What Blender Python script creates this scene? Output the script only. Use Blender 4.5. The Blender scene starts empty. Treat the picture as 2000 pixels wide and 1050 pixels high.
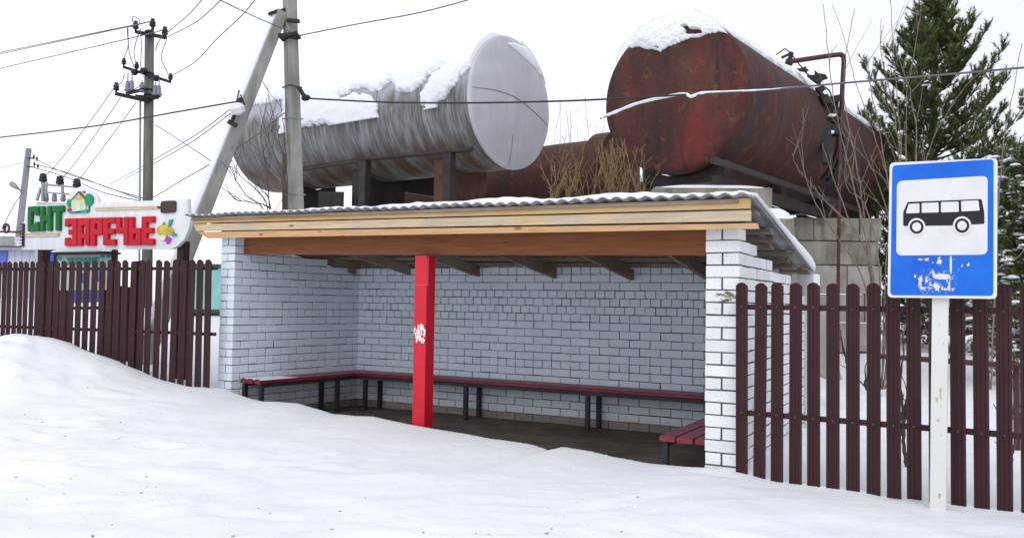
import bpy, math, random
import numpy as np
from mathutils import Vector, Matrix, noise
random.seed(7)
rng = np.random.default_rng(7)
R = math.radians
sc = bpy.context.scene
COL = sc.collection

# ------------------------------------------------------------------ camera
FPX = 1675.0
PITCH, ROLL = R(2.25), R(0.84)
CAM = Vector((0, 0, 1.6))
F_ = Vector((0, math.cos(PITCH), math.sin(PITCH)))
U0 = Vector((0, -math.sin(PITCH), math.cos(PITCH)))
R0 = Vector((1, 0, 0))
CR = math.cos(ROLL) * R0 + math.sin(ROLL) * U0
CU = -math.sin(ROLL) * R0 + math.cos(ROLL) * U0
cd = bpy.data.cameras.new('camera'); cam = bpy.data.objects.new('camera', cd); COL.objects.link(cam)
cd.sensor_width = 36; cd.lens = 36 * FPX / 2000; cd.clip_end = 5000; cd.clip_start = 0.05
cam.matrix_world = Matrix(((CR.x, CU.x, -F_.x, CAM.x), (CR.y, CU.y, -F_.y, CAM.y), (CR.z, CU.z, -F_.z, CAM.z), (0, 0, 0, 1)))
sc.camera = cam

def ray(px, py):
    return F_ + CR * ((px - 1000) / FPX) + CU * ((525 - py) / FPX)
def P(px, py, Y):                      # the point seen at a photo pixel, Y metres in front
    d = ray(px, py); return CAM + d * (Y / d.y)
def on_plane(px, py, p0, n):
    d = ray(px, py); p0 = Vector(p0); n = Vector(n)
    return CAM + d * ((p0 - CAM).dot(n) / d.dot(n))
def project(p):                        # numpy (N,3) -> photo pixels
    q = np.asarray(p) - np.array(CAM)
    x = q @ np.array(CR); y = q @ np.array(CU); z = q @ np.array(F_)
    return 1000 + FPX * x / z, 525 - FPX * y / z
def lerp(a, b, t): return a + (b - a) * t
def sm(a, b, x):
    t = min(1, max(0, (x - a) / (b - a))); return t * t * (3 - 2 * t)
def interp(pts, x):
    if x <= pts[0][0]: return pts[0][1]
    for (a, b), (c, d) in zip(pts, pts[1:]):
        if x <= c: return b + (d - b) * (x - a) / (c - a)
    return pts[-1][1]
def V2(a, z): return Vector((a[0], a[1], z))

# ------------------------------------------------------------------ mesh helpers
class MB:
    def __init__(s): s.v = []; s.f = []; s.m = []; s.t = []
    def add(s, vs, fs, mi=0, tint=0.5):
        o = len(s.v); s.v += [tuple(x) for x in vs]
        for q in fs: s.f.append([i + o for i in q]); s.m.append(mi); s.t.append(tint)
    def box(s, c, ax, ay, az, mi=0, tint=.5):   # centre and half-axis vectors
        c = Vector(c); ax, ay, az = Vector(ax), Vector(ay), Vector(az)
        vs = [c + i * ax + j * ay + k * az for k in (-1, 1) for j in (-1, 1) for i in (-1, 1)]
        s.add(vs, [(0, 2, 3, 1), (4, 5, 7, 6), (0, 1, 5, 4), (2, 6, 7, 3), (0, 4, 6, 2), (1, 3, 7, 5)], mi, tint)
    def bar(s, a, b, w, h, up=(0, 0, 1), mi=0, ch=0.0):   # rectangular bar a-b, width w, height h
        a, b = Vector(a), Vector(b); d = (b - a); L = d.length; d.normalize()
        sx = d.cross(Vector(up)); 
        if sx.length < 1e-4: sx = d.cross(Vector((1, 0, 0)))
        sx.normalize(); uz = sx.cross(d).normalized()
        if ch <= 0:
            s.box((a + b) / 2, d * (L / 2), sx * (w / 2), uz * (h / 2), mi)
        else:
            prof = []
            for (i, j) in ((1, 1), (-1, 1), (-1, -1), (1, -1)):
                p1 = sx * (i * w / 2) + uz * (j * (h / 2 - ch)); p2 = sx * (i * (w / 2 - ch)) + uz * (j * h / 2)
                prof += [p1, p2] if i * j > 0 else [p2, p1]
            n = len(prof)
            s.add([a + p for p in prof] + [b + p for p in prof],
                  [(i, (i + 1) % n, n + (i + 1) % n, n + i) for i in range(n)] + [tuple(range(n))[::-1], tuple(range(n, 2 * n))], mi)
    def tube(s, pts, rad, n=6, mi=0, cap=True, tint=.5):
        pts = [Vector(p) for p in pts]
        if not hasattr(rad, '__len__'): rad = [rad] * len(pts)
        o = len(s.v); ref = None
        for i, p in enumerate(pts):
            d = (pts[min(i + 1, len(pts) - 1)] - pts[max(i - 1, 0)])
            d = d.normalized() if d.length > 1e-9 else Vector((0, 0, 1))
            if ref is None:
                ref = d.orthogonal().normalized()
            ref = (ref - d * ref.dot(d))
            ref = ref.normalized() if ref.length > 1e-6 else d.orthogonal().normalized()
            b = d.cross(ref)
            for k in range(n):
                a = 2 * math.pi * k / n
                s.v.append(tuple(p + (ref * math.cos(a) + b * math.sin(a)) * rad[i]))
        for i in range(len(pts) - 1):
            for k in range(n):
                q = (o + i * n + k, o + i * n + (k + 1) % n, o + (i + 1) * n + (k + 1) % n, o + (i + 1) * n + k)
                s.f.append(list(q)); s.m.append(mi); s.t.append(tint)
        if cap:
            s.f.append([o + k for k in range(n)][::-1]); s.m.append(mi); s.t.append(tint)
            e = o + (len(pts) - 1) * n
            s.f.append([e + k for k in range(n)]); s.m.append(mi); s.t.append(tint)
    def lathe(s, base, axis, prof, n=20, mi=0):        # prof: [(along, radius)]
        axis = Vector(axis).normalized(); base = Vector(base)
        e1 = axis.orthogonal().normalized(); e2 = axis.cross(e1); o = len(s.v)
        for (h, r) in prof:
            for k in range(n):
                a = 2 * math.pi * k / n
                s.v.append(tuple(base + axis * h + (e1 * math.cos(a) + e2 * math.sin(a)) * max(r, 1e-4)))
        for i in range(len(prof) - 1):
            for k in range(n):
                s.f.append([o + i * n + k, o + i * n + (k + 1) % n, o + (i + 1) * n + (k + 1) % n, o + (i + 1) * n + k]); s.m.append(mi); s.t.append(.5)
        s.f.append([o + k for k in range(n)][::-1]); s.m.append(mi); s.t.append(.5)
        e = o + (len(prof) - 1) * n; s.f.append([e + k for k in range(n)]); s.m.append(mi); s.t.append(.5)
    def prism(s, poly, ext, mi=0):                     # list of 3D points, extruded by ext
        n = len(poly); ext = Vector(ext)
        s.add(list(map(Vector, poly)) + [Vector(p) + ext for p in poly],
              [tuple(range(n))[::-1], tuple(range(n, 2 * n))] + [(i, (i + 1) % n, n + (i + 1) % n, n + i) for i in range(n)], mi)
    def cells(s, rects, org, ux, uy, ext, mi=0):       # union of unit rects, extruded, no overlapping faces
        xs = sorted({r[0] for r in rects} | {r[2] for r in rects}); ys = sorted({r[1] for r in rects} | {r[3] for r in rects})
        fill = {}
        for i in range(len(xs) - 1):
            for j in range(len(ys) - 1):
                cx, cy = (xs[i] + xs[i + 1]) / 2, (ys[j] + ys[j + 1]) / 2
                fill[i, j] = any(r[0] < cx < r[2] and r[1] < cy < r[3] for r in rects)
        idx = {}
        def vid(i, j, k):
            if (i, j, k) not in idx:
                idx[i, j, k] = len(s.v)
                s.v.append(tuple(Vector(org) + Vector(ux) * xs[i] + Vector(uy) * ys[j] + Vector(ext) * k))
            return idx[i, j, k]
        def q(*a): s.f.append(list(a)); s.m.append(mi); s.t.append(.5)
        for (i, j), on in fill.items():
            if not on: continue
            q(vid(i, j, 1), vid(i + 1, j, 1), vid(i + 1, j + 1, 1), vid(i, j + 1, 1))
            q(vid(i, j, 0), vid(i, j + 1, 0), vid(i + 1, j + 1, 0), vid(i + 1, j, 0))
            for di, dj, a, b in ((-1, 0, (i, j + 1), (i, j)), (1, 0, (i + 1, j), (i + 1, j + 1)), (0, -1, (i, j), (i + 1, j)), (0, 1, (i + 1, j + 1), (i, j + 1))):
                if not fill.get((i + di, j + dj)):
                    q(vid(*a, 0), vid(*b, 0), vid(*b, 1), vid(*a, 1))
    def build(s, name, mats, parent=None, smooth=False, tint=False, bevel=0):
        me = bpy.data.meshes.new(name); me.from_pydata(s.v, [], s.f)
        if not isinstance(mats, (list, tuple)): mats = [mats]
        for m in mats: me.materials.append(m)
        if len(mats) > 1: me.polygons.foreach_set('material_index', s.m)
        if tint:
            a = me.attributes.new('tint', 'FLOAT', 'FACE'); a.data.foreach_set('value', s.t)
        if smooth: me.polygons.foreach_set('use_smooth', [True] * len(me.polygons))
        me.update()
        o = bpy.data.objects.new(name, me); COL.objects.link(o)
        if parent is not None: adopt(o, parent)
        if bevel:
            b = o.modifiers.new('bevel', 'BEVEL'); b.width = bevel; b.segments = 2; b.limit_method = 'ANGLE'; b.angle_limit = R(40)
        return o
ROOT = {}
def adopt(o, parent):
    o.parent = parent
    m = Matrix.Identity(4); p = parent
    m = Matrix.Translation(ROOT.get(p.name, Vector((0, 0, 0))))
    o.matrix_parent_inverse = m.inverted()
def thing(name, label, cat, loc, group=None):
    o = bpy.data.objects.new(name, None); COL.objects.link(o)
    o.location = Vector(loc); o.empty_display_size = .3; ROOT[o.name] = Vector(loc)
    o['label'] = label; o['category'] = cat
    if group: o['group'] = group
    return o
def tag(o, label, cat, group=None):
    o['label'] = label; o['category'] = cat
    if group: o['group'] = group
    return o
def smooth_pts(pts, k=8):
    pts = [Vector(p) for p in pts]; out = []
    for i in range(len(pts) - 1):
        p0, p1, p2, p3 = pts[max(i - 1, 0)], pts[i], pts[i + 1], pts[min(i + 2, len(pts) - 1)]
        for j in range(k):
            t = j / k
            out.append(.5 * ((2 * p1) + (p2 - p0) * t + (2 * p0 - 5 * p1 + 4 * p2 - p3) * t * t + (3 * p1 - p0 - 3 * p2 + p3) * t ** 3))
    out.append(pts[-1]); return out

# ------------------------------------------------------------------ materials
class Mat:
    def __init__(s, name, rough=.7, metal=0, spec=.3):
        s.m = bpy.data.materials.new(name); s.m.use_nodes = True; s.n = s.m.node_tree.nodes; s.l = s.m.node_tree.links
        s.b = s.n['Principled BSDF']; s.b.inputs['Roughness'].default_value = rough; s.b.inputs['Metallic'].default_value = metal
        s.b.inputs['Specular IOR Level'].default_value = spec
        s.tc = s.n.new('ShaderNodeTexCoord'); s.co = s.tc.outputs['Object']
    def uv(s): return s.tc.outputs['UV']
    def map(s, co=None, scale=(1, 1, 1), loc=(0, 0, 0), rot=(0, 0, 0)):
        n = s.n.new('ShaderNodeMapping'); n.inputs['Scale'].default_value = scale; n.inputs['Location'].default_value = loc; n.inputs['Rotation'].default_value = rot
        s.l.new(co or s.co, n.inputs['Vector']); return n.outputs[0]
    def noise(s, scale, detail=4, co=None, rough=.55, dist=0):
        n = s.n.new('ShaderNodeTexNoise'); n.inputs['Scale'].default_value = scale; n.inputs['Detail'].default_value = detail
        n.inputs['Roughness'].default_value = rough; n.inputs['Distortion'].default_value = dist
        s.l.new(co or s.co, n.inputs['Vector']); return n.outputs['Fac']
    def ramp(s, fac, stops, interp='LINEAR'):
        n = s.n.new('ShaderNodeValToRGB'); e = n.color_ramp.elements; n.color_ramp.interpolation = interp
        while len(e) < len(stops): e.new(.5)
        for el, (p, c) in zip(e, stops):
            el.position = p; el.color = (c, c, c, 1) if not hasattr(c, '__len__') else (*c, 1)
        s.l.new(fac, n.inputs[0]); return n.outputs[0]
    def mix(s, fac, a, b, mode='MIX'):
        n = s.n.new('ShaderNodeMix'); n.data_type = 'RGBA'; n.blend_type = mode
        for sock, val in ((n.inputs[0], fac), (n.inputs[6], a), (n.inputs[7], b)):
            if hasattr(val, 'is_linked'): s.l.new(val, sock)
            elif hasattr(val, '__len__'): sock.default_value = (*val, 1)
            else: sock.default_value = val
        return n.outputs[2]
    def math(s, op, a, b=0.0):
        n = s.n.new('ShaderNodeMath'); n.operation = op
        for sock, val in ((n.inputs[0], a), (n.inputs[1], b)):
            if hasattr(val, 'is_linked'): s.l.new(val, sock)
            else: sock.default_value = val
        return n.outputs[0]
    def sep(s, co=None):
        n = s.n.new('ShaderNodeSeparateXYZ'); s.l.new(co or s.co, n.inputs[0]); return n.outputs
    def attr(s, name):
        n = s.n.new('ShaderNodeAttribute'); n.attribute_name = name; return n.outputs['Fac']
    def dist(s, p):
        n = s.n.new('ShaderNodeVectorMath'); n.operation = 'DISTANCE'; s.l.new(s.co, n.inputs[0]); n.inputs[1].default_value = p; return n.outputs['Value']
    def color(s, c):
        if hasattr(c, 'is_linked'): s.l.new(c, s.b.inputs['Base Color'])
        else: s.b.inputs['Base Color'].default_value = (*c, 1)
        return s
    def rough(s, r): s.l.new(r, s.b.inputs['Roughness']); return s
    def bump(s, h, strength=.3, dist=.01):
        n = s.n.new('ShaderNodeBump'); n.inputs['Strength'].default_value = strength; n.inputs['Distance'].default_value = dist
        s.l.new(h, n.inputs['Height']); s.l.new(n.outputs[0], s.b.inputs['Normal']); return s

def paint(name, col, rough=.5, var=.15, scale=6, metal=0, bump=.0, spec=.3):
    m = Mat(name, rough, metal, spec); f = m.noise(scale, 5)
    m.color(m.mix(m.ramp(f, [(.3, 0), (.7, 1)]), [c * (1 - var) for c in col], [min(1, c * (1 + var)) for c in col]))
    m.bump(m.noise(scale * 12, 3), bump or .08, .004); return m.m

def mk_snow(name='snow', fine=1.0):
    m = Mat(name, .75, 0, .2)
    a = m.noise(.5, 5); b = m.noise(7, 5)
    c = m.mix(m.ramp(a, [(.35, 0), (.75, 1)]), (.765, .78, .815), (.82, .83, .855))
    c = m.mix(m.math('MULTIPLY', m.ramp(b, [(.6, 0), (.85, 1)]), .25), c, (.74, .75, .77))
    m.color(c)
    h = m.math('ADD', m.math('MULTIPLY', m.noise(5, 6), 1.0), m.math('MULTIPLY', m.noise(45, 3), .25))
    m.bump(h, .45 * fine, .05)
    m.b.inputs['Subsurface Weight'].default_value = 0
    return m.m
SNOW = mk_snow()

def mk_ground():
    m = Mat('snow_ground', .75, 0, .2)
    a = m.noise(.35, 5); b = m.noise(6, 6)
    c = m.mix(m.ramp(a, [(.35, 0), (.7, 1)]), (.765, .785, .83), (.835, .845, .87))
    # trodden and sanded patches on the road side
    xyz = m.sep()
    road = m.ramp(m.math('ADD', m.math('MULTIPLY', xyz[1], .1), m.math('MULTIPLY', m.noise(.7, 3), .25)), [(.55, 1), (.83, 0)])
    specks = m.ramp(m.noise(26, 5, rough=.7), [(.64, 0), (.72, 1)])
    zone = m.ramp(m.noise(1.3, 4), [(.5, 0), (.65, 1)])
    fac = m.math('MULTIPLY', m.math('MULTIPLY', specks, zone), m.math('MULTIPLY', road, .3))
    c = m.mix(fac, c, (.38, .37, .37))
    blot = m.math('MULTIPLY', m.ramp(m.noise(2.2, 6, m.map(scale=(.5, 1.3, 1))), [(.52, 0), (.72, 1)]), m.math('MULTIPLY', road, .3))
    c = m.mix(blot, c, (.66, .67, .71))
    m.color(c)
    h = m.math('ADD', m.math('ADD', m.noise(1.6, 5, m.map(scale=(.6, 1.2, 1))), m.math('MULTIPLY', m.noise(9, 6), .45)), m.math('MULTIPLY', m.noise(60, 3), .08))
    m.bump(h, .3, .07); return m.m
GROUND = mk_ground()

def mk_brick(name, base, dark, st=1.0):
    m = Mat(name, .75, 0, .25)
    t = m.attr('tint'); n = m.noise(4, 5); n2 = m.noise(60, 3)
    c = m.mix(t, [x * dark for x in base], base)
    c = m.mix(m.math('MULTIPLY', m.ramp(n, [(.45, 0), (.8, 1)]), .35 * st), c, [x * .8 for x in base])
    c = m.mix(m.math('MULTIPLY', m.ramp(n2, [(.58, 0), (.68, 1)]), .45 * st), c, (.40, .40, .41))
    c = m.mix(m.math('MULTIPLY', m.ramp(m.noise(1.1, 6, m.map(scale=(1, 1, .6))), [(.5, 0), (.72, 1)]), .4 * st), c, [x * .72 for x in base])
    zz = m.ramp(m.math('ADD', m.sep()[2], m.math('MULTIPLY', m.noise(5, 4), .3)), [(.32, 1), (.55, 0)]); c = m.mix(m.math('MULTIPLY', zz, .5), c, (.38, .34, .3))
    m.color(c); m.bump(m.noise(90, 3), .25, .003); return m.m
BRICK = mk_brick('white_painted_brick', (.82, .83, .845), .86)
BRICK_IN = mk_brick('bluish_shade_lift_brick', (.78, .865, .965), .92, .5)  # bluish paint, brightened and less stained to make up for the shade inside
REDBRICK = mk_brick('dirty_red_brick', (.15, .095, .075), .55)
MORTAR = paint('dark_mortar', (.085, .085, .09), .95, .35, 20)

def mk_wood(name, c1, c2, knot=(.12, .06, .03), along=(1, 0, 0), gs=1.0, grey=0.0):
    # grain runs along a world direction
    m = Mat(name, .65, 0, .25); ang = math.atan2(along[1], along[0])
    co = m.map(m.map(rot=(0, 0, -ang)), scale=(.9 * gs, 9 * gs, 14 * gs))
    g = m.noise(2.2, 6, co, .6, .4); fine = m.noise(9, 4, m.map(m.map(rot=(0, 0, -ang)), scale=(1.2, 30, 40)))
    c = m.mix(m.ramp(g, [(.3, 0), (.7, 1)]), c1, c2)
    c = m.mix(m.math('MULTIPLY', m.ramp(fine, [(.5, 0), (.75, 1)]), .35), c, [x * .6 for x in c1])
    kv = m.n.new('ShaderNodeTexVoronoi'); kv.inputs['Scale'].default_value = 1
    m.l.new(m.map(m.map(rot=(0, 0, -ang)), scale=(2.1, 6, 7.5)), kv.inputs['Vector'])
    k = m.ramp(kv.outputs['Distance'], [(.06, 1), (.13, 0)])
    c = m.mix(m.math('MULTIPLY', k, .85), c, knot)
    if grey:
        c = m.mix(m.math('MULTIPLY', m.ramp(m.noise(1.1, 4), [(.45, 0), (.65, 1)]), grey), c, (.38, .36, .34))
    m.color(c); m.bump(g, .2, .004); return m.m

def mk_concrete(name, col, stain=(.12, .12, .1), scale=1.0, moss=0):
    m = Mat(name, .9, 0, .2)
    n = m.noise(1.5 * scale, 6); st = m.noise(1.2 * scale, 6, m.map(scale=(3, 3, .5)))
    c = m.mix(m.ramp(n, [(.3, 0), (.7, 1)]), [x * .75 for x in col], [x * 1.15 for x in col])
    c = m.mix(m.math('MULTIPLY', m.ramp(st, [(.48, 0), (.7, 1)]), .7), c, stain)
    if moss: c = m.mix(m.math('MULTIPLY', m.ramp(m.noise(2.3, 5), [(.52, 0), (.68, 1)]), moss), c, (.1, .11, .05))
    c = m.mix(m.math('MULTIPLY', m.ramp(m.noise(40, 3), [(.6, 0), (.75, 1)]), .4), c, [x * .5 for x in col])
    m.color(c); m.bump(m.math('ADD', m.noise(30, 4), m.noise(5, 4)), .35, .012); return m.m
CONCRETE = mk_concrete('aged_concrete', (.36, .345, .315), (.19, .15, .10), 1.2, .25)
POLECON = mk_concrete('pole_concrete', (.31, .305, .28), (.115, .11, .09), 1.5)
BLOCKCON = mk_concrete('block_concrete', (.31, .29, .24), (.10, .085, .06), 1.6, .8)
GREYMETAL = paint('grey_metal', (.3, .31, .33), .55, .2, 5, .3)
BLACK = paint('black_iron', (.018, .017, .018), .6, .4, 9)
INSUL = paint('brown_black_ceramic', (.02, .017, .02), .25, .3, 9)
GLASSWHITE = paint('white_ceramic', (.7, .7, .72), .25, .05)
CABLE = paint('black_cable', (.03, .03, .033), .6, .3)
CABLE_GREY = paint('grey_cable', (.12, .12, .125), .6, .3)
FENCE = None
def mk_fence():
    m = Mat('brown_coated_steel', .5, 0, .22)
    n = m.noise(3, 4); st = m.noise(2, 5, m.map(scale=(25, 25, 1)))
    c = m.mix(m.ramp(n, [(.3, 0), (.7, 1)]), (.034, .0125, .0140), (.050, .0185, .0205))
    c = m.mix(m.math('MULTIPLY', m.ramp(st, [(.5, 0), (.75, 1)]), .3), c, (.055, .025, .024))
    m.color(c); m.bump(m.noise(120, 2), .08, .002); return m.m
FENCE = mk_fence()
SCREW = paint('screw_head', (.09, .045, .05), .4, .2)
REDPAINT = None
def mk_red():
    m = Mat('red_post_paint', .38, 0, .4)
    c = m.mix(m.ramp(m.noise(4, 4), [(.3, 0), (.7, 1)]), (.56, .004, .022), (.64, .008, .03))
    c = m.mix(m.math('MULTIPLY', m.ramp(m.noise(28, 5, m.map(scale=(1, 1, .3))), [(.6, 0), (.68, 1)]), .5), c, (.33, .012, .02))
    c = m.mix(m.math('MULTIPLY', m.ramp(m.noise(55, 6), [(.68, 0), (.73, 1)]), .6), c, (.62, .25, .25))
    m.color(c); m.bump(m.noise(25, 3), .15, .004); return m
REDM = mk_red()
BENCHRED = None
def mk_bench():
    m = Mat('dark_red_bench_paint', .35, 0, .5)
    c = m.mix(m.ramp(m.noise(3, 4), [(.3, 0), (.7, 1)]), (.17, .014, .028), (.25, .024, .04))
    m.color(c); m.bump(m.noise(12, 4, m.map(scale=(1, 1, 4))), .2, .004); return m.m
BENCHRED = mk_bench()
BENCHIRON = paint('dark_bench_steel', (.03, .032, .04), .5, .3)

# ------------------------------------------------------------------ shelter plan
A = P(454, 620, 10.53); A = Vector((A.x, A.y))               # left wall, front inner corner
B = P(1379, 640, 6.81); B = Vector((B.x, B.y))               # right wall, front inner corner
C = P(700, 600, 12.34); C = Vector((C.x, C.y))               # rear left inner corner
dL = (C - A).normalized(); LL = (C - A).length
dR = Vector((.47, .88)).normalized()
dB = Vector((.87, -.493)).normalized()                       # along the rear wall
def cross2(a, b): return a.x * b.y - a.y * b.x
tB = cross2(B - C, dR) / cross2(dB, dR)
D = C + dB * tB                                              # rear right inner corner
LR_ = (D - B).length
uF = (B - A).normalized(); LF = (B - A).length
nF = Vector((uF.y, -uF.x))                                   # out of the shelter, to the camera
if nF.y > 0: nF = -nF
FLOORZ = .10
print('plan', A, B, C, D, 'LL', LL, 'LR', LR_, 'LF', LF)

fp = lambda px, py, off: on_plane(px, py, V2(A + nF * off, 0), V2(nF, 0))
# roof corners
FLr = fp(361, 417, .22); FRr = fp(1468, 374, .22)
RRr = P(1588, 524, 9.42)
rl = C - dB * .62 + dL * .38; RLr = V2(rl, 2.13)
def roof(u, v):
    return FLr.lerp(FRr, u).lerp(RLr.lerp(RRr, u), v)
def roof_uv(p):        # inverse in plan, a few Newton steps
    u, v = .5, .5
    for _ in range(8):
        q = roof(u, v); e = Vector((p[0] - q.x, p[1] - q.y))
        du = (roof(u + 1e-3, v) - q) * 1e3; dv = (roof(u, v + 1e-3) - q) * 1e3
        det = du.x * dv.y - du.y * dv.x
        u += (e.x * dv.y - e.y * dv.x) / det; v += (du.x * e.y - du.y * e.x) / det
    return u, v
def roof_z(p):
    u, v = roof_uv(p); return roof(u, v).z
print('roof z', FLr.z, FRr.z, RLr.z, RRr.z)

# ------------------------------------------------------------------ ground
crest_px = [(425, 779), (470, 784), (520, 783), (550, 784), (580, 787), (615, 797), (650, 808), (690, 811), (730, 813), (780, 824), (830, 834), (880, 842),
            (950, 855), (1000, 861), (1040, 868), (1062, 876), (1077, 884), (1086, 879), (1100, 871), (1125, 876), (1150, 880), (1200, 892), (1250, 901), (1290, 906), (1340, 910), (1380, 913), (1440, 925)]
crest = []
for px, py in crest_px:
    q = fp(px, py, .12); crest.append(((Vector((q.x, q.y)) - A).dot(uF), q.z))
mound_px = [(-60, 722), (0, 675), (20, 658), (50, 650), (80, 655), (130, 677), (190, 705), (250, 735), (310, 763), (370, 777), (425, 778)]
LF0 = P(0, 577, 12.0); LF1 = P(424, 583, 10.42)
lfd = Vector((LF1.x - LF0.x, LF1.y - LF0.y)); lfl = lfd.length; lfd.normalize(); lfn = Vector((lfd.y, -lfd.x))
if lfn.y > 0: lfn = -lfn
mound = []
for px, py in mound_px:
    q = on_plane(px, py, V2(Vector((LF0.x, LF0.y)) + lfn * .45, 0), V2(lfn, 0)); mound.append(((Vector((q.x, q.y)) - Vector((LF0.x, LF0.y))).dot(lfd), q.z))
RF0 = P(1440, 596, 6.64); RF1 = P(1992, 604, 5.60)
rfd = Vector((RF1.x - RF0.x, RF1.y - RF0.y)).normalized(); rfn = Vector((rfd.y, -rfd.x))
if rfn.y > 0: rfn = -rfn
foot_px = [(1440, 925), (1500, 936), (1560, 944), (1630, 953), (1700, 962), (1760, 972), (1830, 982), (1900, 990), (1990, 999)]
foot = []
for px, py in foot_px:
    q = on_plane(px, py, RF0, V2(rfn, 0)); foot.append(((Vector((q.x, q.y)) - Vector((RF0.x, RF0.y))).dot(rfd), q.z))
print('crest', [round(z, 2) for _, z in crest]); print('mound', [round(z, 2) for _, z in mound]); print('foot', [round(z, 2) for _, z in foot])

def nz(x, y, s, sd=0): return noise.noise(Vector((x * s + sd, y * s - sd, sd * .37)))
def ground_z(x, y):
    p = Vector((x, y)); z = .30
    far = sm(16, 60, math.hypot(x, y))
    # gentle relief
    z += (.05 * nz(x, y, .45) + .035 * nz(x, y, 1.1, 5) + .022 * nz(x, y, 2.7, 9) + .008 * nz(x, y, 6.5, 3) + .02 * max(0, nz(x * .6, y * 1.5, 1.7, 40)) ) * (1 - .5 * far)
    # road side, slightly lower, with faint ruts
    z -= .05 * (1 - sm(4.5, 6.5, y + .25 * x)) 
    # beside right fence
    t = (p - Vector((RF0.x, RF0.y))).dot(rfd); d = (p - Vector((RF0.x, RF0.y))).dot(rfn)
    if t > -.6 and abs(d) < 2.5:
        w = math.exp(-(d / .7) ** 2) * sm(-.6, .0, t); z = lerp(z, interp(foot, t) + .008 * nz(x, y, 4, 2), w)
    # berm in front of the shelter and the cleared floor inside it
    t = (p - A).dot(uF); d = (p - A).dot(nF)
    inside = (cross2(dL, p - A) < .06 and cross2(dR, p - B) > -.12 and cross2(dB, p - C) < .1)
    if -.7 < t < LF + .6:
        cz = interp(crest, t) + .006 * nz(x, y, 5, 4)
        wt = sm(-.7, -.1, t) * (1 - sm(LF + .1, LF + .6, t))
        if d > -.02 or not inside:
            w = math.exp(-(max(d - .12, 0) / 1.1) ** 2) * wt
            if d < -.02: w *= math.exp(-(d / .5) ** 2)
            z = lerp(z, cz, w)
        if inside and d < .12:
            z = lerp(cz, -.05, sm(.0, .42, .12 - d))
    # ploughed mound before the left fence
    t = (p - Vector((LF0.x, LF0.y))).dot(lfd); d = (p - Vector((LF0.x, LF0.y))).dot(lfn) - .45
    mz = interp(mound, t)
    side = 1 - sm(lfl + .0, lfl + .9, t)
    if side > 0:
        if d >= 0:
            w = (1 - sm(0, 3.3 + .5 * nz(x, y, .8, 3), d)) ; w = w ** 1.15
        else:
            w = 1 - .5 * sm(0, 1.4, -d) if -d < 1.4 else .5 * (1 - sm(1.4, 4, -d))
        mm = mz - .3
        z += max(mm, -.02) * w * side + (.07 * nz(x, y, 1.3, 8) + .045 * nz(x * 1.3, y, 2.9, 6) - .05 * max(0, .25 - abs(nz(x, y * 1.6, 1.1, 31))) * 4 * .5 + .014 * nz(x, y, 9, 6)) * min(1, max(mm, 0) * 2) * w * sm(.1, .8, d)
    # snow rises a little behind the fences
    if y > 13: z += .35 * sm(13, 22, y) * (1 - sm(200, 400, y))
    if x < -1.9 and y > 11: z += .85 * sm(12.2, 16.5, y + .35 * (x + 3)) * (1 - sm(-3.1, -1.9, x)) * (1 - sm(30, 60, y))
    if y > 20: z += .25 * nz(x, y, .06, 2) * sm(20, 40, y)
    return z
DENTS = []
rd = random.Random(17)
def dent(px, py, rx, ry, dep, zc=.3):
    Y = FPX * (1.6 - zc) / max(20, py - 591 + (1000 - px) * .0146); q = P(px, py, Y); DENTS.append((q.x, q.y, rx, ry, dep * .75, rd.uniform(-.5, .5)))
for a_ in ((100, 838, .26, .1, .045), (178, 832, .14, .07, .04), (150, 842, .12, .08, .03), (28, 888, .2, .08, .03), (88, 902, .1, .07, .04), (165, 908, .08, .07, .03), (530, 905, .5, .09, .025), (625, 912, .4, .08, .02), (420, 980, .16, .1, .02), (995, 972, .35, .08, .02), (1105, 1000, .2, .1, .02), (300, 925, .3, .1, .02)): dent(*a_)
for k in range(46): dent(rd.uniform(-100, 330), rd.uniform(690, 880), rd.uniform(.08, .3), rd.uniform(.05, .12), rd.uniform(-.03, .055), rd.uniform(.3, .7))
for k in range(60): dent(rd.uniform(0, 2000), rd.uniform(930, 1060), rd.uniform(.1, .35), rd.uniform(.06, .14), rd.uniform(.006, .022))
_gz = ground_z
def ground_z(x, y):
    z = _gz(x, y)
    if 3.5 < y < 12.5:
        for dx_, dy_, rx, ry, dep, an in DENTS:
            ex, ey = x - dx_, y - dy_
            if abs(ex) < 1 and abs(ey) < 1:
                c_, s_ = math.cos(an), math.sin(an); u, v = (ex * c_ + ey * s_) / rx, (-ex * s_ + ey * c_) / ry; r2 = u * u + v * v
                if r2 < 6: z -= dep * math.exp(-r2) - dep * .35 * math.exp(-((math.sqrt(r2) - 1.5) / .5) ** 2)
    return z
def axis(lo, hi, step, end0, end1):
    mid = list(np.arange(lo, hi + 1e-6, step)); a = []; x = lo; s = step
    while x > end0: s *= 1.16; x -= s; a.append(x)
    b = []; x = hi; s = step
    while x < end1: s *= 1.16; x += s; b.append(x)
    return a[::-1] + mid + b
gx = axis(-8.5, 5.0, .05, -900, 900); gy = axis(3.4, 12.8, .045, -300, 1500)
gv = [(x, y, ground_z(x, y)) for y in gy for x in gx]; nx = len(gx)
gf = [(j * nx + i, j * nx + i + 1, (j + 1) * nx + i + 1, (j + 1) * nx + i) for j in range(len(gy) - 1) for i in range(nx - 1)]
me = bpy.data.meshes.new('snow_ground'); me.from_pydata(gv, [], gf); me.materials.append(GROUND)
me.polygons.foreach_set('use_smooth', [True] * len(gf)); g = bpy.data.objects.new('snow_ground', me); COL.objects.link(g); g['kind'] = 'structure'

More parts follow.
